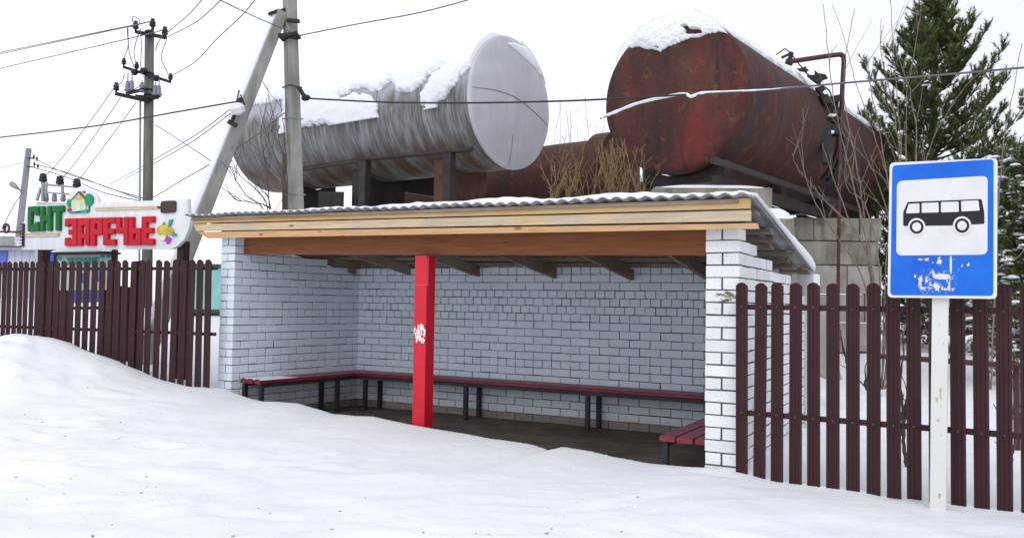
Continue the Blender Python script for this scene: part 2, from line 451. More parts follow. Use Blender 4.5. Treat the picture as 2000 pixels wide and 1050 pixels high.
# small lumps of snow and grit on the packed snow
mb = MB()
def lump(mb, c, r, mi=0):
    vs = []; n = 6
    for k in range(n):
        a = 2 * math.pi * k / n + random.random(); rr = r * random.uniform(.7, 1.2); vs.append((c[0] + rr * math.cos(a), c[1] + rr * math.sin(a), c[2] - r * .3))
    for k in range(n):
        a = 2 * math.pi * k / n + random.random(); rr = r * random.uniform(.4, .7); vs.append((c[0] + rr * math.cos(a), c[1] + rr * math.sin(a), c[2] + r * random.uniform(.3, .6)))
    mb.add(vs, [(k, (k + 1) % n, n + (k + 1) % n, n + k) for k in range(n)] + [tuple(range(n, 2 * n))], mi)
for k in range(330):
    px, py = random.choice([(random.gauss(170, 120), random.gauss(845, 16)), (random.gauss(200, 190), random.gauss(948, 10)), (random.uniform(0, 1400), random.uniform(960, 1048)), (random.gauss(1120, 120), random.gauss(985, 30))])
    Y = FPX * 1.3 / (py - 591); q = P(px, py, Y)
    if Y < 11: lump(mb, (q.x, q.y, ground_z(q.x, q.y)), abs(random.gauss(.004, .005)) + .003, 1 if random.random() < .16 else 0)
GRIT = paint('road_grit', (.36, .35, .35), .9, .4, 20)
o = mb.build('snow_crumbs', [SNOW, GRIT]); o['kind'] = 'stuff'; o['label'] = 'scattered snow crumbs and grit on the packed snow'; o['category'] = 'snow crumbs'

# shelter floor
FLOOR = Mat('trodden_dirt_floor', .9)
cF = FLOOR.mix(FLOOR.ramp(FLOOR.noise(2.5, 6), [(.3, 0), (.7, 1)]), (.07, .055, .045), (.15, .125, .10))
cF = FLOOR.mix(FLOOR.math('MULTIPLY', FLOOR.ramp(FLOOR.noise(14, 5), [(.62, 0), (.72, 1)]), .5), cF, (.25, .22, .18)); FLOOR.color(cF).bump(FLOOR.noise(9, 6), .5, .03)
mb = MB(); n = 30; e = .1
for j in range(n + 1):
    for i in range(n + 1):
        u, v = i / n, j / n
        q = (A + nF * .3 - uF * .03).lerp(B + nF * .3 + uF * .03, u).lerp((C - dB * .03 + dL * .03).lerp(D + dB * .03 + dR * .03, u), v)
        mb.v.append((q.x, q.y, FLOORZ + .018 * nz(q.x, q.y, 1.7, 4) + .008 * nz(q.x, q.y, 6, 4) - (.08 if v < .08 else 0)))
for j in range(n):
    for i in range(n): mb.f.append([j * (n + 1) + i, j * (n + 1) + i + 1, (j + 1) * (n + 1) + i + 1, (j + 1) * (n + 1) + i]); mb.m.append(0); mb.t.append(.5)
fl = mb.build('shelter_floor', FLOOR.m, smooth=True); fl['kind'] = 'structure'

# ------------------------------------------------------------------ bus shelter
SH = thing('bus_shelter', 'white brick bus shelter with lean-to corrugated roof, open to the snowy road', 'bus shelter', V2((A + B) / 2, FLOORZ))
BH, CH_ = .0865, .098
def brick(mb, c, d, n, L, th, z, mi, tint, BH=.0865):
    """one chamfered brick: centre c (plan), length L along d, thickness th along n, bottom at z"""
    hl, hh, ht, e, g = L / 2, BH / 2, th / 2, .004, .003
    vs = []; zc = z + .098 / 2
    for side in (-1, 1):
        for (gl, gt) in ((0, ht - g), (e, ht)):
            for (i, k) in ((-1, -1), (1, -1), (1, 1), (-1, 1)):
                q = c + d * (i * (hl - gl)) + n * (side * gt); jz = random.gauss(0, .0016); jx = random.gauss(0, .0018); vs.append((q.x + d.x * jx, q.y + d.y * jx, zc + k * (hh - gl) + jz))
    fs = []
    for s0 in (0, 8):
        ring = [(s0 + k, s0 + (k + 1) % 4, s0 + 4 + (k + 1) % 4, s0 + 4 + k) for k in range(4)] + [(s0 + 4, s0 + 5, s0 + 6, s0 + 7)]
        fs += [q[::-1] for q in ring] if s0 == 0 else ring
    fs += [(k, 8 + k, 8 + (k + 1) % 4, (k + 1) % 4) for k in range(4)]
    mb.add(vs, fs, mi, tint)
def brick_wall(org, d, n_in, length, th, z0, z_off, pattern, top_fn, mats, front_return=False, base_rows=1, jt=.009, BH=.0892):
    """org: front inner corner; d: along; the wall lies on the side -n_in of the line"""
    mb = MB(); row = 0; z = z_off
    while z < 2.6:
        kind = pattern(row); x = 0.0; k = 0
        while x < length - .03:
            if kind == 'H': pitch = .13
            elif kind == 'H1': pitch = .065 if k == 0 else .13
            elif kind == 'S1' and k == 0: pitch = .13
            else: pitch = .26
            pitch = min(pitch, length - x)
            if length - x - pitch < .05: pitch = length - x
            mid = org + d * (x + pitch / 2) - n_in * (th / 2)
            ok = z + CH_ < top_fn(mid, x + pitch / 2, row) 
            if ok and z >= z0 - .01:
                mi = 0 if z > z0 + CH_ * base_rows - .01 else 2
                tn = min(1, max(0, random.gauss(.6, .3)))
                jit = random.gauss(0, .0012)
                if front_return and kind == 'S0':
                    w = (th - .01) / 2
                    for s_ in (-1, 1):
                        brick(mb, mid + n_in * (s_ * (w / 2 + .008) + jit), d, n_in, pitch - jt, w + .002, z + random.gauss(0, .001), mi, tn, BH)
                else:
                    brick(mb, mid + n_in * jit, d, n_in, pitch - jt + random.gauss(0, .0015), th + .014, z + random.gauss(0, .001), mi, tn, BH)
                a = .012 if x == 0 else 0
                cc = org + d * (x + a + (pitch - a) / 2) - n_in * (th / 2)
                mb.box(V2(cc, z + CH_ / 2), V2(d * ((pitch - a) / 2), 0), V2(n_in * (th / 2 - .002), 0), (0, 0, CH_ / 2), 1)
            x += pitch; k += 1
        z += CH_; row += 1
    return mb
inL = Vector((dL.y, -dL.x)); inL = inL if inL.dot(B - A) > 0 else -inL
inR = Vector((dR.y, -dR.x)); inR = inR if inR.dot(A - B) > 0 else -inR
inB = Vector((dB.y, -dB.x)); inB = inB if inB.dot(A - C) > 0 else -inB
# left wall
zL = 1.47 - CH_ * 14
def patL(r): return 'H' if r in (13, 7, 21) else ('S1' if r % 2 else 'S0')
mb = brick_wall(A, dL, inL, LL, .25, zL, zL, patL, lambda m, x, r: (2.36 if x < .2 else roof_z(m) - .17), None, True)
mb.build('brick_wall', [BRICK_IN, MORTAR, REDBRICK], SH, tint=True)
# rear wall
def patB(r): return 'H' if r in (7, 13, 15, 19) else 'H1' if r in (14, 16) else ('S1' if r % 2 else 'S0')
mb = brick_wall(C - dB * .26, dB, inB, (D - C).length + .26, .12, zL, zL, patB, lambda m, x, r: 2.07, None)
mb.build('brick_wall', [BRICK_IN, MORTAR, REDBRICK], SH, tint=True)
# right wall, a brick and a half thick look: 250 mm
zR = 1.6266 - CH_ * 17
def patR(r): return 'S0' if r % 2 == 0 else 'S1'
mb = brick_wall(B, dR, inR, LR_ + .05, .25, zR, zR, patR, lambda m, x, r: roof_z(m) - (.13 if x < .3 else .24), None, True, 0, .012, .0865)
mb.build('brick_wall', [BRICK, MORTAR, REDBRICK], SH, tint=True)
# painted-over graffiti patches on the rear wall (thin paint, a little pinker)
WOODY = mk_wood('fresh_pine_board', (.50, .29, .105), (.68, .45, .19), (.14, .055, .02), uF, 1.0, .3)
WOODP = mk_wood('pale_pine_board', (.50, .36, .20), (.68, .54, .35), (.12, .055, .03), uF, 1.0, .6)
WOODR = mk_wood('reddish_pine_board', (.50, .27, .12), (.66, .41, .21), (.18, .07, .03), uF, 1.2, .2)
WOODB = mk_wood('brown_stained_beam', (.175, .056, .020), (.28, .10, .038), (.06, .02, .012), uF)
WOODD = mk_wood('weathered_lath', (.20, .14, .09), (.32, .23, .15), (.06, .04, .03), dR, 1.0, .5)
WOODL = mk_wood('old_rough_lath', (.17, .115, .075), (.30, .21, .13), (.05, .035, .025), uF, 1.3, .5)
# beam over the opening
bl, br = fp(400, 480, -.2), fp(1379, 480, -.2)
bt0, bt1 = fp(470, 468, -.14).z + .04, fp(1379, 450, -.14).z + .04
bb0, bb1 = fp(470, 497, -.14).z, fp(1379, 498, -.14).z
a2 = A - nF * .16 - uF * .02 ; b2 = B - nF * .16 + uF * .02
a2 = A + dL * .14; b2 = B + dR * .15
mb = MB()
def slab(mb, p0, p1, zt0, zb0, zt1, zb1, th, nrm, mi=0):   # upright board between plan points
    q = [V2(p0, zb0), V2(p1, zb1), V2(p1, zt1), V2(p0, zt0)]
    mb.prism(q, V2(nrm * th, 0), mi)
slab(mb, a2, b2, bt0, bb0, bt1, bb1, .06, -nF)
mb.build('beam', WOODB, SH)
# three fascia boards
fa = lambda px, py: fp(px, py, .14)
bounds = [((377, 424), (1466, 386)), ((379, 437), (1466, 409)), ((384, 452), (1466, 433)), ((405, 466), (1481, 448))]
mats = [WOODY, WOODP, WOODR]
labs = ['yellow pine board', 'pale greyed pine board', 'reddish pine board']
for i in range(3):
    mb = MB(); (l0, r0), (l1, r1) = bounds[i], bounds[i + 1]
    lx = (l0[0], l1[0])
    if i == 2: r0 = (1478, r0[1] + 1)
    tl, bl_ = fa(*l0), fa(*l1); tr, br_ = fa(*r0), fa(*r1)
    gap = .006
    off = V2(nF * (.018 if i == 0 else (.008 if i == 1 else 0)), 0)
    mb.prism([bl_ + off + Vector((0, 0, gap)), br_ + off + Vector((0, 0, gap)), tr + off - Vector((0, 0, gap)), tl + off - Vector((0, 0, gap))], V2(-nF * .028, 0))
    ob = mb.build('fascia_board', mats[i], SH, bevel=.003); ob['label'] = labs[i]
# corrugated roof sheet
def roof_sheet():
    mb = MB(); nu, nv = 480, 10; L = (FRr - FLr).length; W = L / .135
    up = Vector((0, 0, 1))
    for lay in (0, 1):
        for j in range(nv + 1):
            for i in range(nu + 1):
                u, v = i / nu, j / nv; q = roof(u, v)
                w = .011 * math.sin(2 * math.pi * u * W) + .012 * nz(u * 9, v * 3, 1, 3) - .02 * (1 - u) * 0
                mb.v.append((q.x, q.y, q.z - .012 + w - lay * .007))
    S = (nu + 1) * (nv + 1); I = lambda l, i, j: l * S + j * (nu + 1) + i
    for j in range(nv):
        for i in range(nu):
            mb.f.append([I(0, i, j), I(0, i + 1, j), I(0, i + 1, j + 1), I(0, i, j + 1)]); mb.f.append([I(1, i, j), I(1, i, j + 1), I(1, i + 1, j + 1), I(1, i + 1, j)])
    for i in range(nu):
        mb.f.append([I(0, i + 1, 0), I(0, i, 0), I(1, i, 0), I(1, i + 1, 0)]); mb.f.append([I(0, i, nv), I(0, i + 1, nv), I(1, i + 1, nv), I(1, i, nv)])
    for j in range(nv):
        mb.f.append([I(0, 0, j), I(0, 0, j + 1), I(1, 0, j + 1), I(1, 0, j)]); mb.f.append([I(0, nu, j + 1), I(0, nu, j), I(1, nu, j), I(1, nu, j + 1)])
    mb.m = [0] * len(mb.f); mb.t = [.5] * len(mb.f)
    return mb
ROOFM = paint('weathered_grey_sheet', (.26, .26, .27), .6, .35, 4)
roof_sheet().build('roof_sheet', ROOFM, SH, smooth=True)
# snow lying on the roof
mb = MB(); nu, nv = 260, 26
L = (FRr - FLr).length; W = L / .135
for j in range(nv + 1):
    for i in range(nu + 1):
        u, v = lerp(.004, .9985, i / nu), lerp(.008, .985, j / nv); q = roof(u, v)
        ed = min(i, nu - i) / 4.0; ed2 = min(j, nv - j) / 2.0; k = min(1, ed, ed2 + .55 * (j > 0))
        wv = .011 * math.sin(2 * math.pi * u * W) + .012 * nz(u * 9, v * 3, 1, 3)
        h = wv + .003 if k <= 0 else .017 + .012 * nz(u * 9, v * 3, 1, 3) + (.055 + .03 * nz(u * 7, v * 4, 1.5, 7) + .012 * nz(u * 60, v * 20, 1, 2)) * (k ** .5) * (.55 + .45 * sm(0, .12, u))
        if j == 0: h = wv + .004
        mb.v.append((q.x, q.y, q.z - .012 + h))
for j in range(nv):
    for i in range(nu): mb.f.append([j * (nu + 1) + i, j * (nu + 1) + i + 1, (j + 1) * (nu + 1) + i + 1, (j + 1) * (nu + 1) + i]); mb.m.append(0); mb.t.append(.5)
mb.build('roof_snow', SNOW, SH, smooth=True)
# snow on the right verge of the roof, thick where it slid
pts = []; rad = []
mb = MB()
pv = []
for k in range(41):
    v = lerp(.03, 1.0, k / 40); q = roof(1.0, v); th = .018 + .085 * sm(.1, .95, v) * (1 - .25 * sm(.93, 1, v)) + .012 * nz(v * 20, 0, 1, 2)
    ux = (roof(1, v) - roof(.97, v)).normalized()
    ring = []
    for (a, b) in ((-.16, .012), (-.1, th * .9), (-.03, th * 1.15), (.022, th * .75), (.03, .1 * th), (.018, -.01 - th * .35), (-.0, -.006)):
        ring.append(q + ux * a + Vector((0, 0, b)))
    pv.append(ring)
m_ = len(pv[0])
for r_ in pv: mb.v += [tuple(x) for x in r_]
for k in range(len(pv) - 1):
    for i in range(m_): mb.f.append([k * m_ + i, k * m_ + (i + 1) % m_, (k + 1) * m_ + (i + 1) % m_, (k + 1) * m_ + i]); mb.m.append(0); mb.t.append(.5)
mb.f.append(list(range(m_))[::-1]); mb.f.append([(len(pv) - 1) * m_ + i for i in range(m_)]); mb.m += [0, 0]; mb.t += [.5, .5]
mb.build('verge_snow', SNOW, SH, smooth=True)
# laths under the sheet (run along the front), and rafters (run front to back)
for k, v in enumerate((.03, .135, .24, .345, .45, .555, .66, .765, .87, .965)):
    a0 = roof(.012, v) - Vector((0, 0, .058)); a1 = roof(.985 + .012 * math.sin(k * 2.3), v) - Vector((0, 0, .058))
    mb = MB(); mb.bar(a0, a1, .11 + .02 * math.sin(k * 1.7), .026, (roof(.5, v + .01) - roof(.5, v)).normalized().cross((a1 - a0).normalized()) * -1)
    mb.build('roof_lath', WOODL, SH)
for u in (.082, .22, .385, .55, .70, .84, .9):
    a0 = roof(u, .055) - Vector((0, 0, .14)); a1 = roof(u, .955) - Vector((0, 0, .14))
    mb = MB(); mb.bar(a0, a1, .05, .125); mb.build('rafter', WOODD, SH)
# wall plate on the rear wall
# red steel post under the beam and its torn stickers
pu = .508
pc = None
pa = fp(808, 640, -.02); pb = fp(835, 640, -.02)
dpost = dB; npost = Vector((-dB.y, dB.x)); npost = npost if npost.y > 0 else -npost
p00 = Vector((pa.x, pa.y)); w_ = .152
zb_ = .02; zt_ = fp(820, 499, -.06).z
q = [p00, p00 + dpost * w_, p00 + dpost * w_ + npost * w_, p00 + npost * w_]
mb = MB(); mb.prism([V2(x, zb_) for x in q], (0, 0, zt_ - zb_))
po = mb.build('red_post', REDM.m, SH, bevel=.006); po['label'] = 'bright red square post under the beam'
PEEL = Mat('torn_white_paper', .8)
PEEL.color(PEEL.mix(PEEL.ramp(PEEL.noise(70, 6, PEEL.map(scale=(1, 1, .4))), [(.5, 0), (.6, 1)]), (.76, .73, .73), (.6, .16, .2)))
def on_post(px, py): return on_plane(px, py, V2(p00 - npost * .003, 0), V2(npost, 0))
rs = random.Random(3)
def ragged(cx, cy, rx, ry, n=26, seed=1, rough_=.45):
    r_ = random.Random(seed); out = []
    for k in range(n):
        a = 2 * math.pi * k / n; s = 1 - rough_ * r_.random()
        out.append((cx + rx * s * math.cos(a), cy + ry * s * math.sin(a)))
    return out
mb = MB()
for (cx, cy, rx, ry, sd) in ((817, 652, 9, 19, 1), (822, 640, 8, 9, 2), (825, 664, 6, 7, 3), (811, 645, 3, 10, 4), (829, 648, 3, 12, 9)):
    mb.prism([on_post(x, y) + V2(npost * (-.0006 * sd), 0) for x, y in ragged(cx, cy, rx, ry, 26, sd)], V2(npost * .0012, 0))
mb.build('torn_sticker', PEEL.m, po)
mb = MB(); PALEED = paint('pale_sheet_edge', (.62, .2, .22), .6)
for a, b in (((809.5, 556), (836, 556)), ((835.5, 556), (836.5, 502))):
    q0, q1 = on_post(*a), on_post(*b); mb.bar(q0, q1, .004, .006, V2(npost, 0))
mb.build('sheet_edge', PALEED, po)
# white post under the rear right roof corner
wa, wb = P(1557, 600, 9.42), P(1590, 600, 9.30)
dw = Vector((wb.x - wa.x, wb.y - wa.y)); nw = Vector((-dw.y, dw.x)).normalized()
WHITEP = paint('white_plaster', (.8, .8, .82), .8, .05, 3)
mb = MB(); a_ = Vector((wa.x, wa.y)); mb.prism([V2(x, .2) for x in (a_, a_ + dw, a_ + dw + nw * .18, a_ + nw * .18)], (0, 0, 1.76))
ob = mb.build('corner_post', WHITEP, SH, bevel=.01); ob['label'] = 'smooth white post under the rear roof corner'
# pinkish overpainted patches on the rear wall
PINK = Mat('pinkish_overpaint', .8); PINK.color(PINK.mix(PINK.ramp(PINK.noise(9, 4), [(.3, 0), (.7, 1)]), (.62, .6, .68), (.70, .66, .73)))
# ------------------------------------------------------------------ benches
def bench(label, p0, d, L, out, width, zt, legs, snow_end=False, nplank=3, endleg=True):
    """p0: wall-side start in plan, d along, out: away from wall"""
    t = thing('bench', label, 'bench', V2(p0 + d * (L / 2) + out * (width / 2), FLOORZ), 'slatted benches in the shelter')
    pw = width / nplank
    for k in range(nplank):
        mb = MB(); c = p0 + out * (.02 + pw * (k + .5))
        mb.bar(V2(c - d * (.01 * (k % 2)), zt - .0225), V2(c + d * L, zt - .0225), pw - .018, .045, ch=.008)
        mb.build('seat_plank', BENCHRED, t)
    mb = MB()
    for s_ in (.05, width - .03):
        c = p0 + out * s_; mb.bar(V2(c + d * .04, zt - .068), V2(c + d * (L - .03), zt - .068), .04, .044)
    mb.build('seat_frame', BENCHIRON, t)
    for x in legs:
        for s_ in (.05, width - .03):
            c = p0 + d * x + out * s_
            mb = MB(); mb.bar(V2(c, FLOORZ - .03), V2(c, zt - .09), .05, .05, (d.x, d.y, 0)); mb.build('leg', BENCHIRON, t)
    if snow_end:
        mb = MB()
        for k in range(nplank):
            c = p0 + out * (.02 + pw * (k + .5)); n_ = 14
            for i in range(n_ + 1):
                x = .005 + .62 * i / n_
                h = .012 * (1 - i / n_) ** .6 + .001
                for sgn, hh in ((-1, .0005), (-.6, h), (.6, h), (1, .0005)):
                    q = c + d * x + out * (sgn * (pw / 2 - .014)); mb.v.append((q.x, q.y, zt + hh))
            o_ = len(mb.v) - (n_ + 1) * 4
            for i in range(n_):
                for j in range(3): mb.f.append([o_ + i * 4 + j, o_ + i * 4 + j + 1, o_ + (i + 1) * 4 + j + 1, o_ + (i + 1) * 4 + j]); mb.m.append(0); mb.t.append(.5)
        mb.build('bench_snow', SNOW, t, smooth=True)
    return t
bench('dark red slatted bench along the left brick wall, snow on its front end', A + dL * .12, dL, LL - .12 - .46, inL, .38, .615, (.06, LL - .85), True)
bench('long dark red slatted bench along the rear brick wall', C + dB * .04, dB, (D - C).length - .1, inB, .40, .615, (.42, 2.05, 3.75, 5.3))
bench('short dark red slatted bench beside the right brick wall', B + dR * .28, dR, LR_ - .28 - .5, inR, .46, .50, (.05, LR_ - 1.0), False)

# ------------------------------------------------------------------ picket fences
def picket_mesh(w, h, screws, name):
    xs = [-1, -.93, -.62, -.5, -.18, 0, .18, .5, .62, .93, 1]
    dz = [.012, .004, .0, .007, .007, .001, .007, .007, .0, .004, .012]
    mb = MB(); n = len(xs)
    top = lambda x: h - (.022 * x * x + .008 * x ** 4)
    for lay in (0, .0022):
        for zz in (0, 1, 2):
            for x, e in zip(xs, dz):
                z = 0 if zz == 0 else (h - .05 if zz == 1 else top(x))
                mb.v.append((x * w / 2, e + lay, z))
    S = 3 * n
    for k in range(2):
        for i in range(n - 1):
            a = k * n + i; mb.f.append([a, a + 1, a + n + 1, a + n]); mb.f.append([S + a, S + a + n, S + a + n + 1, S + a + 1])
    for i in range(n - 1):
        mb.f.append([2 * n + i, 2 * n + i + 1, S + 2 * n + i + 1, S + 2 * n + i]); mb.f.append([i, S + i, S + i + 1, i + 1])
    for k in range(2):
        for i in (0, n - 1): mb.f.append([k * n + i, (k + 1) * n + i, S + (k + 1) * n + i, S + k * n + i])
    mb.m = [0] * len(mb.f); mb.t = [.5] * len(mb.f)
    for z in screws: mb.lathe((0, .001, z), (0, -1, 0), [(0, .0085), (.003, .0085), (.006, .005)], 8, 1)
    me = bpy.data.meshes.new(name); me.from_pydata(mb.v, [], mb.f); me.materials.append(FENCE); me.materials.append(SCREW)
    me.polygons.foreach_set('material_index', mb.m); me.update(); return me
def fence(label, o2, d, n_out, runs, rail_z, rail_ext, posts, group=None):
    """o2 plan origin, d along, n_out to the road; runs: (t0, t1, pitch, width, z_bottom, z_top)"""
    root = thing('picket_fence', label, 'fence', V2(o2, runs[0][4]), group)
    ang = math.atan2(d.y, d.x); base = Vector((root.location))
    for (t0, t1, pitch, w, zb, zt) in runs:
        me = picket_mesh(w, zt - zb, [z - zb for z in rail_z], 'picket'); t = t0
        while t < t1:
            o = bpy.data.objects.new('picket', me); COL.objects.link(o); o.parent = root
            q = o2 + d * (t + random.gauss(0, .002)) + n_out * .03
            o.location = V2(q, zb + random.gauss(0, .004)) - base; o.rotation_euler = (random.gauss(0, .004), random.gauss(0, .004), ang + random.gauss(0, .012))
            t += pitch
    for z in rail_z:
        mb = MB(); mb.bar(V2(o2 + d * rail_ext[0], z), V2(o2 + d * rail_ext[1], z), .022, .04); mb.build('rail', FENCE, root)
    for t in posts:
        mb = MB(); q = o2 + d * t - n_out * .045; mb.bar(V2(q, -.2), V2(q, rail_z[0] + .1), .05, .05, (d.x, d.y, 0)); mb.build('fence_post', FENCE, root)
    return root
o2 = Vector((RF0.x, RF0.y)); dd = lambda px, py: (lambda q: ((Vector((q.x, q.y)) - o2).dot(rfd), q.z))(on_plane(px, py, RF0, V2(rfn, 0)))
zt = dd(1452, 552)[1]; zb = dd(1452, 925)[1]
rz = (dd(1452, 599)[1], dd(1452, 805)[1])
print('right fence zt zb rails', zt, zb, rz)
tt0 = dd(1451, 600)[0]; t_end = tt0 + .1345 * 34.5
fence('brown metal picket fence standing in snow behind the bus stop sign', o2, rfd, rfn, [(tt0, t_end, .1345, .094, zb - .03, zt)], rz, (tt0 - .03, t_end), (tt0 + .1345 * 8, tt0 + .1345 * 26))
o2l = Vector((LF0.x, LF0.y)); dl = lambda px, py: (lambda q: ((Vector((q.x, q.y)) - o2l).dot(lfd), q.z))(on_plane(px, py, LF0, V2(lfn, 0)))
zt = dl(412, 507)[1]; rz = (dl(412, 524)[1], dl(412, 652)[1]); zb = dl(412, 782)[1]
print('left fence', zt, zb, rz, lfl)
fence('brown metal picket fence half buried behind the ploughed snow mound', o2l, lfd, lfn,
      [(dl(411, 560)[0] - .1395 * 20, dl(411, 560)[0] + .01, .1395, .102, zb - .05, zt), (dl(411, 560)[0] - .1395 * 20 - .125 - .1105 * 36, dl(411, 560)[0] - .1395 * 20 - .12, .1105, .088, zb + .1, zt)], rz, (dl(411, 560)[0] - .1395 * 20 - .125 - .1105 * 36.5, dl(424, 560)[0]), (dl(411, 560)[0] - .1395 * 20, dl(411, 560)[0] - .1395 * 9))

# ------------------------------------------------------------------ bus stop sign
s0 = P(1842, 450, 5.60); sd = Vector((math.cos(R(-29)), math.sin(R(-29)), 0)); sn = Vector((sd.y, -sd.x, 0)); sn = sn if sn.y < 0 else -sn
SS = lambda px, py, off=0.0: on_plane(px, py, s0, sn) + sn * off
Z5 = lambda x, y: (1720 + x / 3.5, 300 + y / 3.5)
foot_p = P(1830, 988, 5.62); sgz = ground_z(foot_p.x, foot_p.y)
SG = thing('bus_stop_sign', 'blue and white bus stop sign with a black bus on a white post', 'road sign', (foot_p.x, foot_p.y, sgz))
def rounded(c, r, n=5):
    out = []; m = len(c)
    for i in range(m):
        p = Vector(c[i]); a = (Vector(c[i - 1]) - p).normalized(); b = (Vector(c[(i + 1) % m]) - p).normalized()
        s_, e_ = p + a * r, p + b * r
        for k in range(n + 1):
            t = k / n; out.append((1 - t) ** 2 * s_ + 2 * t * (1 - t) * p + t * t * e_)
    return [(q.x, q.y) for q in out]
def sheet(mb, pts, off, th=.0012, mi=0): mb.prism([SS(*Z5(x, y), off - th) for x, y in pts], sn * th, mi)
def ngon_ring(cx, cy, r, n=36): return [(cx + r * math.cos(2 * math.pi * k / n), cy + r * math.sin(2 * math.pi * k / n)) for k in range(n)]
SWHITE = Mat('sign_white', .4, 0, .4)
SWHITE.color(SWHITE.mix(SWHITE.math('MULTIPLY', SWHITE.ramp(SWHITE.noise(7, 6), [(.45, 0), (.75, 1)]), .5), (.70, .70, .72), (.56, .55, .56)))
SBLUE = Mat('sign_blue', .4, 0, .3)
cb = SBLUE.mix(SBLUE.ramp(SBLUE.noise(5, 5), [(.3, 0), (.7, 1)]), (.004, .10, .56), (.006, .15, .66))
sc_p = SS(*Z5(380, 880)); sc_q = SS(*Z5(480, 790))
dm = SBLUE.ramp(SBLUE.dist(sc_p), [(.05, 1), (.125, 0)])
scr = SBLUE.ramp(SBLUE.noise(46, 6, rough=.65, co=SBLUE.map(scale=(1, 1, .7))), [(.53, 0), (.585, 1)])
cb = SBLUE.mix(SBLUE.math('MULTIPLY', SBLUE.math('MULTIPLY', scr, dm), .85), cb, (.62, .58, .6))
dm2 = SBLUE.ramp(SBLUE.dist(sc_q), [(.06, 1), (.2, 0)])
scr2 = SBLUE.ramp(SBLUE.noise(60, 5, rough=.6), [(.66, 0), (.70, 1)])
cb = SBLUE.mix(SBLUE.math('MULTIPLY', SBLUE.math('MULTIPLY', scr2, dm2), .6), cb, (.6, .6, .65))
SBLUE.color(cb)
SBLACK = paint('sign_black', (.012, .012, .016), .4, .2)
mb = MB(); outer = rounded([(62, 62), (800, 30), (795, 992), (47, 982)], 34); sheet(mb, outer, 0, .022)
pan = mb.build('sign_panel', SWHITE.m, SG)
mb = MB(); sheet(mb, rounded([(80, 82), (772, 38), (770, 970), (66, 966)], 28), .0025, .002); mb.build('blue_field', SBLUE.m, pan)
mb = MB(); sheet(mb, rounded([(112, 188), (732, 152), (730, 690), (107, 696)], 42), .005, .002); wf = mb.build('white_field', SWHITE.m, pan)
mb = MB()
sheet(mb, rounded([(155, 495), (155, 400), (185, 331), (690, 311), (708, 400), (710, 480), (500, 491)], 9, 3), .007, .0016)
for w in ([(192, 344), (266, 340), (266, 406), (173, 409)], [(281, 338), (396, 334), (398, 402), (281, 405)], [(413, 332), (533, 328), (535, 398), (413, 402)], [(550, 325), (668, 320), (677, 389), (552, 396)]):
    sheet(mb, rounded(w, 8, 3), .0085, .0012, 1)
for cx, cy, ra in ((247, 501, 60), (557, 492, 63)):
    sheet(mb, ngon_ring(cx, cy, ra), .0085, .0012, 1); sheet(mb, ngon_ring(cx, cy, ra * .78), .0100, .0012); sheet(mb, ngon_ring(cx, cy, ra * .51), .0115, .0012, 1)
mb.build('bus_pictogram', [SBLACK, SWHITE.m], pan)
mb = MB()
TORN = paint('torn_sticker_paper', (.66, .66, .67), .7, .1, 20)
sheet(mb, ragged(440, 542, 58, 44, 28, 5, .3), .0062, .001); mb.build('torn_sticker', TORN, pan)
mb = MB()
for q in ([(360, 832), (478, 818), (486, 848), (356, 860)], [(471, 692), (488, 692), (488, 830), (474, 830)]): sheet(mb, ragged(sum(a for a, _ in q) / 4, sum(b for _, b in q) / 4, (max(a for a, _ in q) - min(a for a, _ in q)) / 2, (max(b for _, b in q) - min(b for _, b in q)) / 2, 24, 8, .15), .0036, .001)
for (cx, cy, rx, ry, sd_) in ((404, 735, 24, 36, 1), (268, 722, 26, 10, 2), (318, 722, 22, 14, 3), (236, 836, 14, 20, 4), (272, 870, 20, 74, 5), (312, 858, 14, 40, 6), (288, 918, 34, 20, 7), (385, 905, 26, 42, 8), (360, 820, 14, 32, 12), (468, 905, 14, 50, 9), (335, 918, 22, 9, 10), (440, 925, 46, 10, 11), (556, 768, 12, 14, 13), (602, 760, 16, 18, 14), (356, 744, 10, 8, 15), (494, 926, 16, 16, 16)):
    sheet(mb, ragged(cx, cy, rx, ry, 22, sd_ + 20, .75), .0036 + .0002 * sd_, .001)
mb.build('torn_sticker', TORN, pan)
POSTW = Mat('white_post_paint', .6); f1 = POSTW.noise(30, 5, POSTW.map(scale=(1, 1, .35)))
cpw = POSTW.mix(POSTW.ramp(f1, [(.64, 0), (.7, 1)]), (.68, .68, .65), (.34, .25, .16)); POSTW.color(POSTW.mix(POSTW.math('MULTIPLY', POSTW.ramp(POSTW.noise(3, 5), [(.4, 0), (.7, 1)]), .4), cpw, (.6, .58, .54)))
mb = MB(); bt = SS(1829.5, 992, -.07); tp = SS(1839, 322, -.07); bt.z = sgz - .3
mb.bar(bt, tp, .098, .06, sn); mb.build('sign_post', POSTW.m, SG, bevel=.004)
mb = MB()
for zz in (400, 540):
    mb = MB(); mb.bar(SS(1800, zz, -.03), SS(1880, zz, -.03), .03, .012); mb.build('clamp', GREYMETAL, SG)

